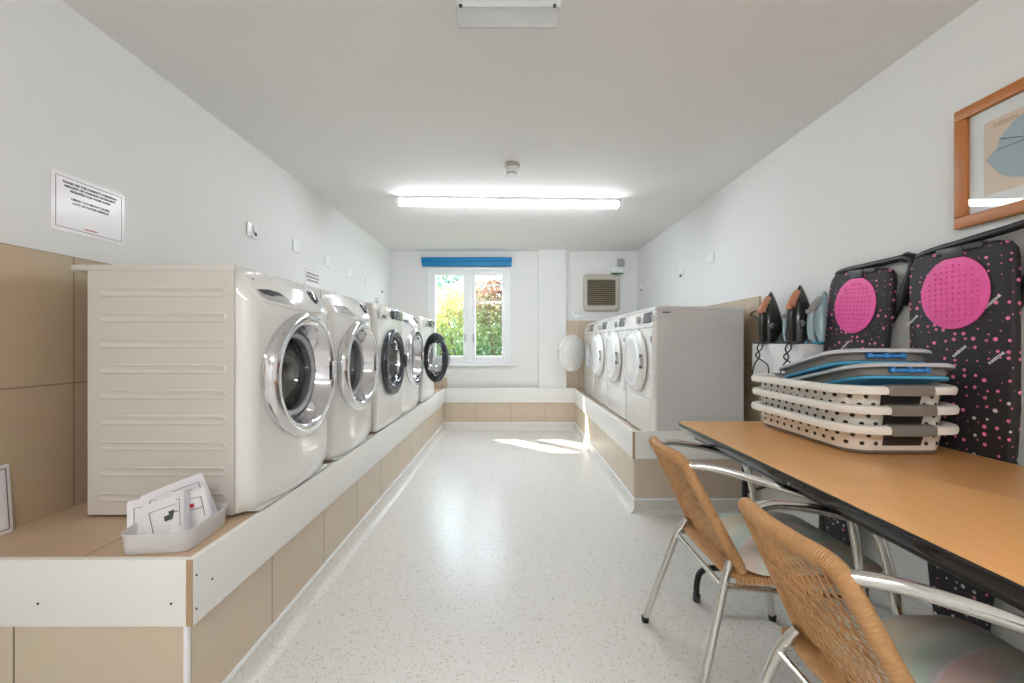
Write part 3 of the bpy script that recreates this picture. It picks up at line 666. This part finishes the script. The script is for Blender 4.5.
# ------------------------------------------------------------------ ceiling fittings
def tube_light(label, loc, rz, lm='lamp'):
  t = thing('fluorescent_light', label, 'ceiling light', loc, (0, 0, rz))
  MB().box(-.95, .95, -.044, .044, -.024, 0, 0, .003).build('batten', 'pvc', t)
  b = MB(); b.loft([[Vector((x, .034*c, -.022-.046*s)) for c, s in [(math.cos(PI*k/10), math.sin(PI*k/10)**.6) for k in range(11)]] for x in (-.93, .93)], 0, False, False, False)
  b.build('diffuser', lm, t)
  b = MB()
  for x in (-.945, .93): b.box(x, x+.015, -.037, .037, -.07, -.003, 0, .003)
  b.build('end_cap', 'pvc', t)
tube_light('long lit fluorescent tube fitting across the ceiling', (-.02, 3.42, ZC), .033)
tube_light('added fill light shaped as a fluorescent tube fitting, unseen behind the viewpoint', (0, -.9, ZC), 0, 'lamp_fill')  # unseen fitting added to brighten the near half of the room
t = thing('bulkhead_light', 'short clear-covered emergency bulkhead light on ceiling, cut by top of frame', 'ceiling light', (-.015, 1.408, ZC))
MB().box(-.185, .185, -.062, .062, -.03, 0, 0, .004).build('base', 'pvc', t)
b = MB(); b.loft([[Vector((x, p.x, p.y)) for p in (Vector((.058, -.03)), Vector((.058, -.065)), Vector((.050, -.083)), Vector((-.040, -.083)), Vector((-.054, -.07)), Vector((-.058, -.03)))] for x in (-.178, .178)], 0, False, False, False)
for x in (-.178, .178): b.poly([(x, .058, -.03), (x, .058, -.065), (x, .050, -.083), (x, -.040, -.083), (x, -.054, -.07), (x, -.058, -.03)], (.002, 0, 0))
cv = b.build('cover', 'clear', t)
b = MB()
for y in (-.0415, .0495): b.box(-.178, .178, y-.001, y+.001, -.0842, -.083)
for x in (-.179, .177): b.box(x, x+.002, -.04, .05, -.0842, -.083)
b.build('seam', 'grey', cv)
b = MB()
for x in (-.16, .16): b.box(x-.005, x+.005, -.047, -.040, -.086, -.078)
b.build('clip', 'black', cv)
MB().tube([(-.15, 0, -.045), (.15, 0, -.045)], .008).build('tube', 'pvc', t)
t = thing('smoke_detector', 'round white smoke detector on the ceiling before the fluorescent light', 'smoke detector', (0.0, 2.76, ZC))
b = MB(); b.lathe([(0, 0), (.055, 0), (.055, -.02), (.050, -.024)], (0, 0, 0), 'z', 32); b.build('base', 'vent', t)
b = MB(); b.lathe([(.046, -.022), (.050, -.03), (.048, -.055), (.036, -.062), (.034, -.07), (0, -.072)], (0, 0, 0), 'z', 32); b.build('head', 'pvc', t)
b = MB()
for k in range(12): a = 2*PI*k/12; b.box(.034*math.cos(a)-.004, .034*math.cos(a)+.004, .034*math.sin(a)-.004, .034*math.sin(a)+.004, -.069, -.060)
b.build('sensor_grille', 'dgrey', t)
# ------------------------------------------------------------------ framed picture
t = thing('framed_picture', 'pine-framed print of a pale blue folded garment on the right wall', 'picture', (XR, 1.203, H+.644))
b = MB(); w, h, f = .60, .44, .042
for a, c in (((-w/2, w/2, h/2-f, h/2)), ((-w/2, w/2, -h/2, -h/2+f))), : pass
for ya, yb, za, zb in ((-w/2, w/2, h/2-f, h/2), (-w/2, w/2, -h/2, -h/2+f), (-w/2, -w/2+f, -h/2+f, h/2-f), (w/2-f, w/2, -h/2+f, h/2-f)): b.box(-.022, 0, ya, yb, za, zb, 0, .004)
b.build('frame', 'wood', t)
M['mount'] = mat('mount_card', (238, 240, 240), .7); M['art'] = mat('art_paper', (234, 212, 192), .7, var=.05, scale=8); M['artb'] = mat('art_blue', (176, 193, 200), .7, var=.08, scale=12); M['artd'] = mat('art_line', (108, 128, 142), .7)
MB().box(-.008, -.004, -w/2+f, w/2-f, -h/2+f, h/2-f).build('mount', 'mount', t)
pr = MB().box(-.010, -.008, -.212, .212, -.125, .13).build('print', 'art', t)
b = MB(); P = [(.20, -.01), (.205, .0), (.17, .03), (.165, .055), (.12, .10), (.09, .105), (.05, .095), (.0, .10), (-.06, .06), (-.10, .0), (-.06, -.06), (.02, -.10), (.10, -.10), (.16, -.07)]
b.poly(sm([(-.0105, y, z) for y, z in P], 5, True), (-.0006, 0, 0), 0)
b.tube([(-.0112, .165, .055), (-.0112, .10, .03), (-.0112, .09, .105)], .0016, 1, 5); b.tube([(-.0112, .17, .02), (-.0112, .08, .02), (-.0112, .0, .07)], .0014, 1, 5); b.tube([(-.0112, .10, .03), (-.0112, .06, -.05), (-.0112, .09, -.09)], .0014, 1, 5)
b.build('garment', ['artb', 'artd'], pr)
M['peach_ink'] = mat('peach_ink', (206, 170, 140), .7); text('lettering', 'DESIGN', .020, pr, (-.0103, .185, .102), (PI/2, 0, -PI/2), 'peach_ink', 'LEFT')
MB().box(-.016, -.0145, -w/2+f-.003, w/2-f+.003, -h/2+f-.003, h/2-f+.003).build('glazing', 'pane', t)
# ------------------------------------------------------------------ ironing boards
def ironing_board(label, Y, tiltx, tilty, X, with_txt):
    t = thing('ironing_board', label, 'ironing board', (X, Y, .012), (tiltx, tilty, 0), group='spotted ironing boards against the right wall')
    def outline(i, dx):
        top, hw = 1.478-i, .172-i
        pts = []
        right = [(0, .0+i), (.05, .012+i), (.075, .06), (.09, .16), (.105, .30), (.135, .50), (.162, .72), (.172, .92), (.172, 1.2), (.172, 1.36), (.172, 1.41), (.166, 1.445), (.150, 1.468), (.12, 1.478), (0, 1.478)]
        R = [(max(0, y-(i if y > .06 else i*y/.06)), (z if k < 11 else z-i) if k > 1 else z) for k, (y, z) in enumerate(right)]
        L = [(-y, z) for y, z in R[-2:0:-1]]
        return [Vector((dx, y, z)) for y, z in R+L]
    b = MB(); b.loft([outline(.006, .014), outline(0, .008), outline(0, -.008), outline(.005, -.015), outline(.012, -.018)], 0, True, True, True)
    cov = b.build('cover', 'dots', t, ang=50)
    for y, z, a in with_txt: text('lettering', 'SUREZONE', .0115, cov, (-.0185, y, z), (PI/2, -a, -PI/2), 'pvc')
    # pad
    b = MB(); zc = 1.315; b.lathe([(.108, -.0185), (.114, -.021), (.112, -.0245), (.10, -.026), (0, -.026)], (0, 0, zc), 'x', 48, sz=1.16, sy=1.0)
    for i in range(-4, 5):
        for j in range(-5, 6):
            y, z = i*.02, j*.02
            if (y/.095)**2+(z/.11)**2 < 1: b.lathe([(.0062, -.0258), (.0045, -.029), (0, -.030)], (0, y, zc+z), 'x', 8)
    b.build('iron_rest_pad', 'pink', t)
    b = MB(); b.box(-.031, .0, -.032, .032, 1.442, 1.482, 0, .005); b.box(-.024, .0, -.09, .06, 1.462, 1.484, 0, .004); b.build('clip', 'dgrey', t)
    # leg frame folded behind the cover
    b = MB()
    b.tube(sm([(.022, .168, 1.40), (.020, .165, 1.465), (.018, .14, 1.488), (.012, 0, 1.50), (.010, -.13, 1.510), (.010, -.205, 1.516), (.012, -.228, 1.49), (.016, -.215, 1.43), (.022, -.18, 1.32), (.028, -.10, 1.15), (.030, -.03, .85), (.030, .0, .5), (.026, .0, .12)], 6), 0.0145, 0, 10)
    b.tube([(.028, .168, 1.40), (.030, .12, 1.1), (.030, .04, .5), (.026, .02, .1)], .009, 1, 8)
    b.build('leg_frame', ['black', 'alu'], t, ang=60)
    b = MB(); b.tube(sm([(.008, -.195, 1.518), (.012, -.234, 1.49), (.018, -.212, 1.40), (.024, -.182, 1.32)], 6), .022, 0, 10); b.build('foot_cap', 'black', t, ang=60)
    return t
ironing_board('near pink-spotted black ironing board with pink pad, below the framed picture', 1.46, 0, 0, 1.632, [(-.12, 1.27, .75), (.15, 1.22, .75), (-.02, 1.10, .75), (-.13, 1.08, .75), (.03, 1.36, .75), (.02, .95, .75)][:4])
ironing_board('farther pink-spotted black ironing board with pink pad, beside the irons', 2.0, .08, .035, 1.597, [(.03, 1.12, .8)])
# ------------------------------------------------------------------ irons and their shelf
t = thing('iron_shelf', 'white wall-mounted shelf box the four steam irons stand on', 'shelf', (1.60, 2.32, H-.22))
b = MB(); b.box(-.075, .072, -.222, .222, 0, .215, 0, .004); b.build('box', 'pvc', t)
for yy in (.075, -.06, -.165):
    b = MB(); b.poly([(.06, yy, .215), (-.03, yy, .215), (.06, yy, .36)], (0, -.004, 0)); b.poly([(-.05, yy-.05, .215), (.06, yy-.05, .215), (.06, yy-.01, .335), (.04, yy-.01, .335)], (0, -.004, 0))
    b.build('divider', 'smoke', t)
def iron(label, X, Y, s, pale, yaw=0.0):
    t = thing('steam_iron', label, 'iron', (X, Y, H-.003), (0, 0, yaw), group='steam irons standing on the wall shelf'); t.scale = (s, s, s)
    def hw(z): return .070*(max(0, 1-(max(0, z-.05)/.255)**1.45))**.85 if z > .05 else .062+.008*z/.05
    b = MB(); rings = []
    for z in (0, .01, .05, .10, .15, .20, .24, .27, .29, .302): w = max(.001, hw(z)); rings.append([Vector((x, y, z)) for x, y in ((.034, -w), (.034, w), (.028, w), (.028, -w))])
    b.loft(rings, 0, True, True, True); b.build('soleplate', 'steel', t)
    b = MB(); rings = []
    dep = lambda z: .066*(1-max(0, (z-.06)/.245)**2.4)+.008
    for z in (0, .01, .05, .10, .15, .19, .23, .26, .28, .297):
        w = max(.002, hw(z)-.002); d = dep(z); rings.append([Vector((.028-d*(1-abs(math.cos(a))**2.5 if math.sin(a) < 2 else 0), w*math.cos(a)*(1-.0*d), z)) for a in [PI*k/12 for k in range(13)]])
    b.loft(rings, 0, True, True, True); body = b.build('body', 'ironl' if pale else 'irond', t, ang=60)
    b = MB(); b.lathe([(0, -.012), (.018, -.01), (.026, 0), (.018, .012), (0, .014)], (0, 0, 0), 'y', 20, sz=2.6, sy=1); b.xf(Matrix.Rotation(0, 4, 'Z'))
    if pale: b.bm.free()
    else: b.build('water_tank', 'tank' if not pale else 'pvc', body, (-.022, -.030, .10), (0, 0, .4))
    b = MB(); b.tube(sm([(.0, 0, .235), (-.035, 0, .225), (-.068, 0, .19), (-.082, 0, .13), (-.080, 0, .06), (-.062, 0, .012), (-.02, 0, .012)], 6), .015, 0, 10, rf=lambda q: .013+.004*math.sin(q*PI)); b.build('handle', 'ironl' if pale else 'irond', t, ang=60)
    b = MB(); b.tube(sm([(-.006, 0, .262), (-.034, 0, .238), (-.062, 0, .208), (-.080, 0, .178)], 6), .0, 0, 12, rf=lambda q: .016+.004*q); b.lathe([(0, -.0), (.013, 0), (.014, .02), (.008, .026), (0, .026)], (-.098, 0, .172), 'z', 14)
    b.build('trigger', 'grey' if pale else 'copper', t, ang=60)
    b = MB(); b.box(-.085, .034, -.045, .045, -.0005, .012, 0, .004); b.build('heel', 'dgrey' if not pale else 'teal', t)
    return t
for lb, X, Y, s, pale in (('black and copper steam iron standing upright, leftmost on the white shelf', 1.575, 2.455, 1.06, False),
                          ('pale blue steam iron half hidden between the two black irons', 1.65, 2.335, .86, True),
                          ('black and copper steam iron standing upright, between the two pale irons', 1.575, 2.205, 1.08, False),
                          ('pale blue steam iron half hidden behind the farther ironing board', 1.648, 2.135, .92, True)):
    t = iron(lb, X, Y, s, pale, .58 if not pale else .3)
    if not pale:
        for q in (0, 1):
            b = MB(); y0 = -.012+.03*q
            if q == 0: P = [(-.085, .01, .004), (-.10, .015, -.03), (-.103, .0, -.07), (-.10, .03, -.12), (-.10, .045, -.20)]
            else: P = [(-.085, -.005, .004), (-.105, -.01, -.03), (-.106, .02, -.07), (-.102, -.04, -.12), (-.102, -.045, -.20)]
            b.tube(sm(P, 6), .0035, n=8); b.build('power_cord', 'black', t)
# ------------------------------------------------------------------ table
TZ = H-.385; tx0, tx1, ty0, ty1 = .805, 1.604, .10, 1.975
t = thing('folding_table', 'long folding table with beech laminate top and black edging', 'table', ((tx0+tx1)/2, (ty0+ty1)/2, 0))
tw, tl = tx1-tx0, ty1-ty0
b = MB(); b.loft([rr(tw-.012, tl-.012, .045, TZ-.006), rr(tw-.012, tl-.012, .045, TZ-.0005), rr(tw-.014, tl-.014, .045, TZ)], 0, True, True, True); b.build('tabletop', 'top', t)
b = MB(); b.loft([rr(tw-.02, tl-.02, .045, TZ-.03), rr(tw-.006, tl-.006, .05, TZ-.03), rr(tw, tl, .05, TZ-.024), rr(tw, tl, .05, TZ-.006), rr(tw-.005, tl-.005, .05, TZ-.0008), rr(tw-.012, tl-.012, .045, TZ-.0008)], 0, True, True, False); b.build('edging', 'vinyl', t)
b = MB()
for s in (-1, 1):
    x = s*(tw/2-.06); b.box(x-.012, x+.012, -tl/2+.10, tl/2-.10, TZ-.065, TZ-.03, 0, .003)
for y in (-tl/2+.10, tl/2-.10): b.box(-tw/2+.06, tw/2-.06, y-.012, y+.012, TZ-.065, TZ-.03, 0, .003)
b.build('apron', 'black', t)
for s in (-1, 1):
    y = s*(tl/2-.20)
    b = MB(); b.tube(sm([(-.385, y, .012), (-.385, y, .07), (-.37, y, .125), (-.33, y, .145), (-.24, y, .145), (-.20, y, .15), (-.175, y, .19), (-.172, y, .30), (-.172, y, TZ-.035)], 6), .0125)
    b.tube(sm([(.36, y, .012), (.36, y, .07), (.35, y, .125), (.31, y, .145), (.24, y, .145), (.20, y, .15), (.175, y, .19), (.172, y, .30), (.172, y, TZ-.035)], 6), .0125)
    b.tube([(-.175, y, .24), (.175, y, .24)], .010); b.tube([(-.172, y, TZ-.28), (-.05, y-s*.35, TZ-.05)], .006); b.tube([(.172, y, TZ-.28), (.05, y-s*.35, TZ-.05)], .006)
    leg = b.build('leg_frame', 'black', t)
    b = MB()
    for x in (-.385, .36): b.lathe([(0, 0), (.016, 0), (.016, .03), (.013, .032)], (x, y, 0), 'z', 14)
    b.build('foot', 'dgrey', leg)
# ------------------------------------------------------------------ baskets
def perim(pts):
    L = [0]
    for i in range(len(pts)): L.append(L[-1]+(pts[(i+1) % len(pts)]-pts[i]).length)
    return L
def at(pts, L, d):
    d %= L[-1]
    for i in range(len(pts)):
        if L[i] <= d <= L[i+1]:
            a, c = pts[i], pts[(i+1) % len(pts)]; t = (d-L[i])/max(1e-9, L[i+1]-L[i]); e = (c-a).normalized()
            return a.lerp(c, t), Vector((e.y, -e.x, 0))
def laundry_basket(label, loc, rot):
    t = thing('laundry_basket', label, 'laundry basket', loc, rot, group='white perforated baskets stacked on the table')
    w0, l0, w1, l1, h = .340, .525, .378, .560, .105
    b = MB(); b.loft([rr(w0-.02, l0-.02, .06, .006), rr(w0, l0, .07, .010), rr(w1, l1, .085, h-.006), rr(w1+.03, l1+.03, .10, h), rr(w1+.058, l1+.062, .115, h-.004), rr(w1+.066, l1+.070, .118, h-.014), rr(w1+.062, l1+.066, .118, h-.029), rr(w1+.054, l1+.058, .113, h-.020), rr(w1+.03, l1+.03, .10, h-.0055)], 0, True, False, False)
    b.loft([rr(w1-.006, l1-.006, .082, h-.006), rr(w0-.007, l0-.007, .066, .012)], 0, True, False, True)
    b.loft([rr(w1, l1, .085, h-.006), rr(w1-.006, l1-.006, .082, h-.006)], 0)
    for row, f in enumerate((.30, .62)):
        for sgn in (1, -1):
            ring = rr(w0+(w1-w0)*f, l0+(l1-l0)*f, .07+.015*f, .010+(h-.016)*f)
            L = perim(ring); n = 38
            for k in range(n):
                p, nr = at(ring, L, (k+.5*row)*L[-1]/n)
                if abs(p.x) < .075 and abs(p.y) > .2: continue
                b.disc(p+nr*.0004*sgn-(nr*.0032 if sgn < 0 else Vector()), nr*sgn, .0074, .0009, 1, 10)
    b.build('shell', ['cream', 'hole'], t, ang=50, recalc=True)
    b = MB(); b.loft([rr(w0-.03, l0-.03, .06, 0), rr(w0-.004, l0-.004, .066, .002), rr(w0+.003, l0+.003, .072, .012), rr(w0-.012, l0-.012, .066, .0125)], 0, True, True, False); b.build('base_band', 'bgrey', t)
    for s in (-1, 1):
        b = MB(); y = s*(l1/2)
        b.poly([(-.065, s*(l0/2+.0045), .030), (.065, s*(l0/2+.0045), .030), (.068, s*(l0/2+.0135), .074), (-.068, s*(l0/2+.0135), .074)], (0, s*.003, 0), 1)
        R = []
        for x in (-.075, -.072, .072, .075):
            q = 0 if abs(x) < .074 else .002
            R.append([Vector((x, s*yy, zz)) for yy, zz in ((l1/2-.004+q, h-.004), (l1/2+.010, h+.004-q), (l1/2+.034, h+.002-q), (l1/2+.0385-q, h-.014), (l1/2+.037-q, h-.033+q), (l1/2+.028, h-.016), (l1/2+.004, h-.010))])
        b.loft(R, 0, True, True, True)
        b.build('handle', ['bgrey', 'hole'], t, ang=50)
    return t
BX, BY = 1.345, 1.650
for k, (lb, dz, dx, dy, rx) in enumerate((('bottom perforated white basket of the stack, resting on the table', 0, 0, 0, 0),
                          ('middle perforated white basket of the stack of three', .062, .006, .004, .004),
                          ('top perforated white basket of the stack, holding two folded baskets', .126, -.002, 0, -.008))):
    laundry_basket(lb, (BX+dx, BY+dy, TZ+.001+dz+(0.0 if k == 0 else .006)), (rx, 0, -.01*k))
def folded_basket(label, loc, rot):
    t = thing('collapsible_basket', label, 'laundry basket', loc, rot, group='folded grey and blue baskets on the stack')
    w, l, h = .30, .50, .052
    b = MB(); b.loft([rr(w-.03, l-.03, .06, h-.010), rr(w-.01, l-.01, .07, h-.003), rr(w+.03, l+.03, .09, h), rr(w+.042, l+.042, .096, h-.006), rr(w+.042, l+.042, .096, h-.014), rr(w+.03, l+.03, .09, h-.008), rr(w-.008, l-.008, .07, h-.012)], 0, True); b.build('rim', 'pgrey', t, ang=60)
    b = MB(); b.loft([rr(w-.008, l-.008, .07, h-.008), rr(w-.008, l-.008, .07, .012)], 0); b.loft([rr(w-.030, l-.030, .06, h-.010), rr(w-.05, l-.05, .055, .025), rr(w-.09, l-.09, .05, .03), rr(w-.10, l-.10, .05, .012)], 0, True, False, True); b.build('sleeve', 'silic', t)
    b = MB(); b.loft([rr(w-.05, l-.05, .06, 0), rr(w-.004, l-.004, .07, 0), rr(w, l, .07, .004), rr(w, l, .07, .009), rr(w-.012, l-.012, .068, .010)], 0, True, True, False); b.build('band', 'teal', t)
    for s in (-1, 1):
        b = MB(); b.box(-.06, .06, s*(l/2+.003)-.008, s*(l/2+.003)+.008, .020, .034, 0, .005)
        for x in (-.05, 0, .05): b.box(x-.008, x+.008, s*(l/2+.003)-.010, s*(l/2+.003)+.010, .018, .040, 0, .004)
        b.build('handle', 'blue2', t)
    return t
folded_basket('lower folded grey basket with blue band, tilted in top of the stack', (1.395, 1.60, TZ+.212), (-math.radians(12), math.radians(0), math.radians(-10)))
folded_basket('upper folded grey basket lying on the other folded one, topmost of all', (1.375, 1.65, TZ+.262), (-math.radians(11.5), 0, math.radians(-13)))
# ------------------------------------------------------------------ chairs
def chair(label, X, Y, rz):
    t = thing('bistro_chair', label, 'chair', (X, Y, 0), (0, 0, rz), group='rattan and aluminium bistro chairs at the table')
    S = H-.72                         # seat height
    def bp(s, q):                     # back surface
        return Vector((-.335+.165*q-.022*(1-s*s)*(1-.3*q), s*(.135+.035*q), .768-.33*q))
    b = MB()
    top = [bp(-1, 1.02), bp(-1, .8), bp(-1, .5), bp(-1, .2), bp(-1, .06)+Vector((0, .004, 0)), bp(-.86, -.0), bp(-.5, -.01), bp(0, -.012), bp(.5, -.01), bp(.86, .0), bp(1, .06)-Vector((0, .004, 0)), bp(1, .2), bp(1, .5), bp(1, .8), bp(1, 1.02)]
    P = sm(top, 46)
    b.tube(P, .0, 0, 10, rf=lambda q: (.0185 if .3 < q < .7 else .0172)+.0008*math.sin(q*(len(P)-1)*PI*2/4+.4)); b.build('back_frame', 'rattan', t, ang=80)
    b = MB()
    nv, nh = 14, 27
    for i in range(1, nv):
        s = -1+2*i/nv
        b.tube([bp(s, q/12)+Vector((-.001, 0, 0)) for q in range(13)], .0023, 0, 5)
    for j in range(1, nh):
        q = j/nh; pts = []
        for i in range(0, 2*nv+1):
            s = -1+i/nv; w = .0028*(1 if (i % 2 == 0) else 0)*(1 if ((i//2+j) % 2) else -1); pts.append(bp(s, q)+Vector((w, 0, .0012*((i//2+j) % 2))))
        b.tube(pts, .0017, 0, 4)
    for j in (8, 11, 14):            # knotted bands
        for i in range(2, nv-1):
            s = -1+2*i/nv; c = bp(s, j/nh+.01*(i % 2)); b.tube([c+Vector((-.004, -.008, -.004)), c+Vector((-.007, 0, 0)), c+Vector((-.004, .008, .004))], .0032, 0, 5)
    b.build('woven_back', 'weave', t)
    # seat
    b = MB(); b.loft([rr(.40, .38, .07, S-.022, .0), rr(.43, .40, .08, S-.014, .0), rr(.43, .40, .08, S-.002, .0), rr(.40, .38, .07, S+.003, .0)], 0, True, True, True)
    for k in range(40):
        a = k/40; x = -.20+.40*a
        b.tube([(x, -.202, S-.018), (x, -.2035, S-.006), (x, -.197, S+.004)], .003, 0, 4); b.tube([(x, .202, S-.018), (x, .2035, S-.006), (x, .197, S+.004)], .003, 0, 4)
    b.build('woven_seat', 'weave', t)
    for s in (-1, 1):
        b = MB()                        # arm running into front leg
        b.tube(sm([bp(.96*s, .05), (-.24, s*.170, .750), (-.08, s*.225, .712), (.04, s*.255, .672), (.09, s*.262, .640), (.110, s*.258, .585), (.135, s*.248, .44), (.19, s*.235, .02)], 9), .0125, 0, 12)
        b.build('arm', 'alu', t, ang=60)
        b = MB(); b.tube([(-.195, s*.155, S+.03), (-.225, s*.175, S-.03), (-.335, s*.225, .02)], .0125, 0, 12); leg = b.build('leg', 'alu', t, ang=60)
        b = MB(); b.lathe([(0, 0), (.014, 0), (.0155, .02), (.013, .022)], (-.337, s*.2255, 0), 'z', 14); b.build('foot_cap', 'black', leg)
        b = MB(); b.lathe([(0, 0), (.014, 0), (.0155, .02), (.013, .022)], (.192, s*.2345, 0), 'z', 14); b.build('foot_cap', 'black', leg)
        b = MB(); b.tube([(-.215, s*.18, S-.034), (.132, s*.245, S-.034)], .009, 0, 10); b.build('side_rail', 'alu', t)
    b = MB(); b.tube([(-.228, -.178, S-.040), (-.228, .178, S-.040)], .009, 0, 10); b.build('crossbar', 'alu', t); b = MB(); b.tube([(.13, -.235, S-.036), (.13, .235, S-.036)], .009, 0, 10); b.build('crossbar', 'alu', t)
    return t
def cushion(label, X, Y, rz, S):
    b = MB(); w, l = .43, .42
    b.loft([rr(w-.06, l-.06, .05, 0), rr(w-.01, l-.01, .06, .010), rr(w+.012, l+.012, .06, .018), rr(w-.01, l-.01, .06, .026), rr(w-.06, l-.06, .05, .034), rr(w-.16, l-.16, .04, .039)], 0, True, True, True)
    o = b.build('seat_cushion', 'cushion', None, (X, Y, S), (0, 0, rz), ang=80)
    tag(o, label, 'cushion', 'patterned seat cushions on the chairs')
SZ = H-.72
chair('far rattan and aluminium bistro chair tucked at the table, nearer the dryers', .885, 1.42, 0)
cushion('pale patterned cushion on the farther bistro chair', .93, 1.42, .03, SZ+.0045)
chair('near rattan and aluminium bistro chair at bottom right of the photo', .885, .81, 0)
cushion('pale peach and green patterned cushion on the nearest bistro chair', .93, .81, .0, SZ+.0045)
# ------------------------------------------------------------------ tray with leaflets
t = thing('plastic_tray', 'small frosted plastic tray on the tiled plinth holding leaflets', 'tray', (-1.028, 1.232, ZT+.002), (0, 0, .12))
b = MB(); tr = [rr(.178, .195, .03, .0), rr(.182, .20, .03, .002), rr(.192, .212, .04, .060), rr(.198, .218, .042, .061), rr(.198, .218, .042, .056)]
b.loft(tr, 0, True, True, False); b.loft([rr(.190, .210, .04, .060), rr(.167, .177, .03, .004)], 0, True, False, True); b.build('tub', 'tray', t)
def leaflet(label, loc, rot, w=.115, h=.165, n=5):
    t = thing('leaflet_stack', label, 'leaflets', loc, rot, group='laminated leaflets in the plastic tray')
    def bend(u): return .012*math.sin(u*PI)
    b = MB()
    for k in range(n):
        off = .0028*k; rings = [[Vector((-w/2+w*i/8+.002*k, bend(i/8)+off, z+.003*(k % 2))) for i in range(9)] for z in (0, h)]
        b.loft(rings, 0, False); b.loft([[p+Vector((0, .001, 0)) for p in r] for r in rings], 0, False)
    s = b.build('sheet', 'paper', t, recalc=False)
    b = MB(); f = lambda u: bend(u)-.0006
    def strip(u0, u1, z0, z1, m):
        n_ = 6; b.loft([[Vector((-w/2+w*(u0+(u1-u0)*i/n_), f(u0+(u1-u0)*i/n_)-.0002, z)) for i in range(n_+1)] for z in (z0, z1)], m, False)
    strip(.10, .92, h-.022, h-.0205, 0); strip(.10, .113, .03, h-.0205, 0); strip(.907, .92, .03, h-.0205, 0)
    b.build('border', ['inkr'], s, recalc=False)
    b = MB(); strip(.30, .50, h-.062, h-.046, 0); strip(.38, .56, h-.052, h-.036, 0); b.build('logo', ['plum'], s, recalc=False)
    b = MB(); strip(.64, .78, h-.048, h-.036, 0); strip(.64, .90, h-.056, h-.054, 1); b.build('lettering', ['red', 'ink'], s, recalc=False)
leaflet('white leaflets leaning left in the plastic tray', (-1.050, 1.180, ZT+.014), (-.22, -.20, .06), .165, .128)
leaflet('white leaflets with red print leaning right in the plastic tray', (-.995, 1.205, ZT+.022), (-.06, -.16, .75), .15, .115)
leaflet('white leaflets at the back of the plastic tray, against the washing machine side', (-1.01, 1.25, ZT+.022), (-.06, -.30, .62), .15, .145, 3)
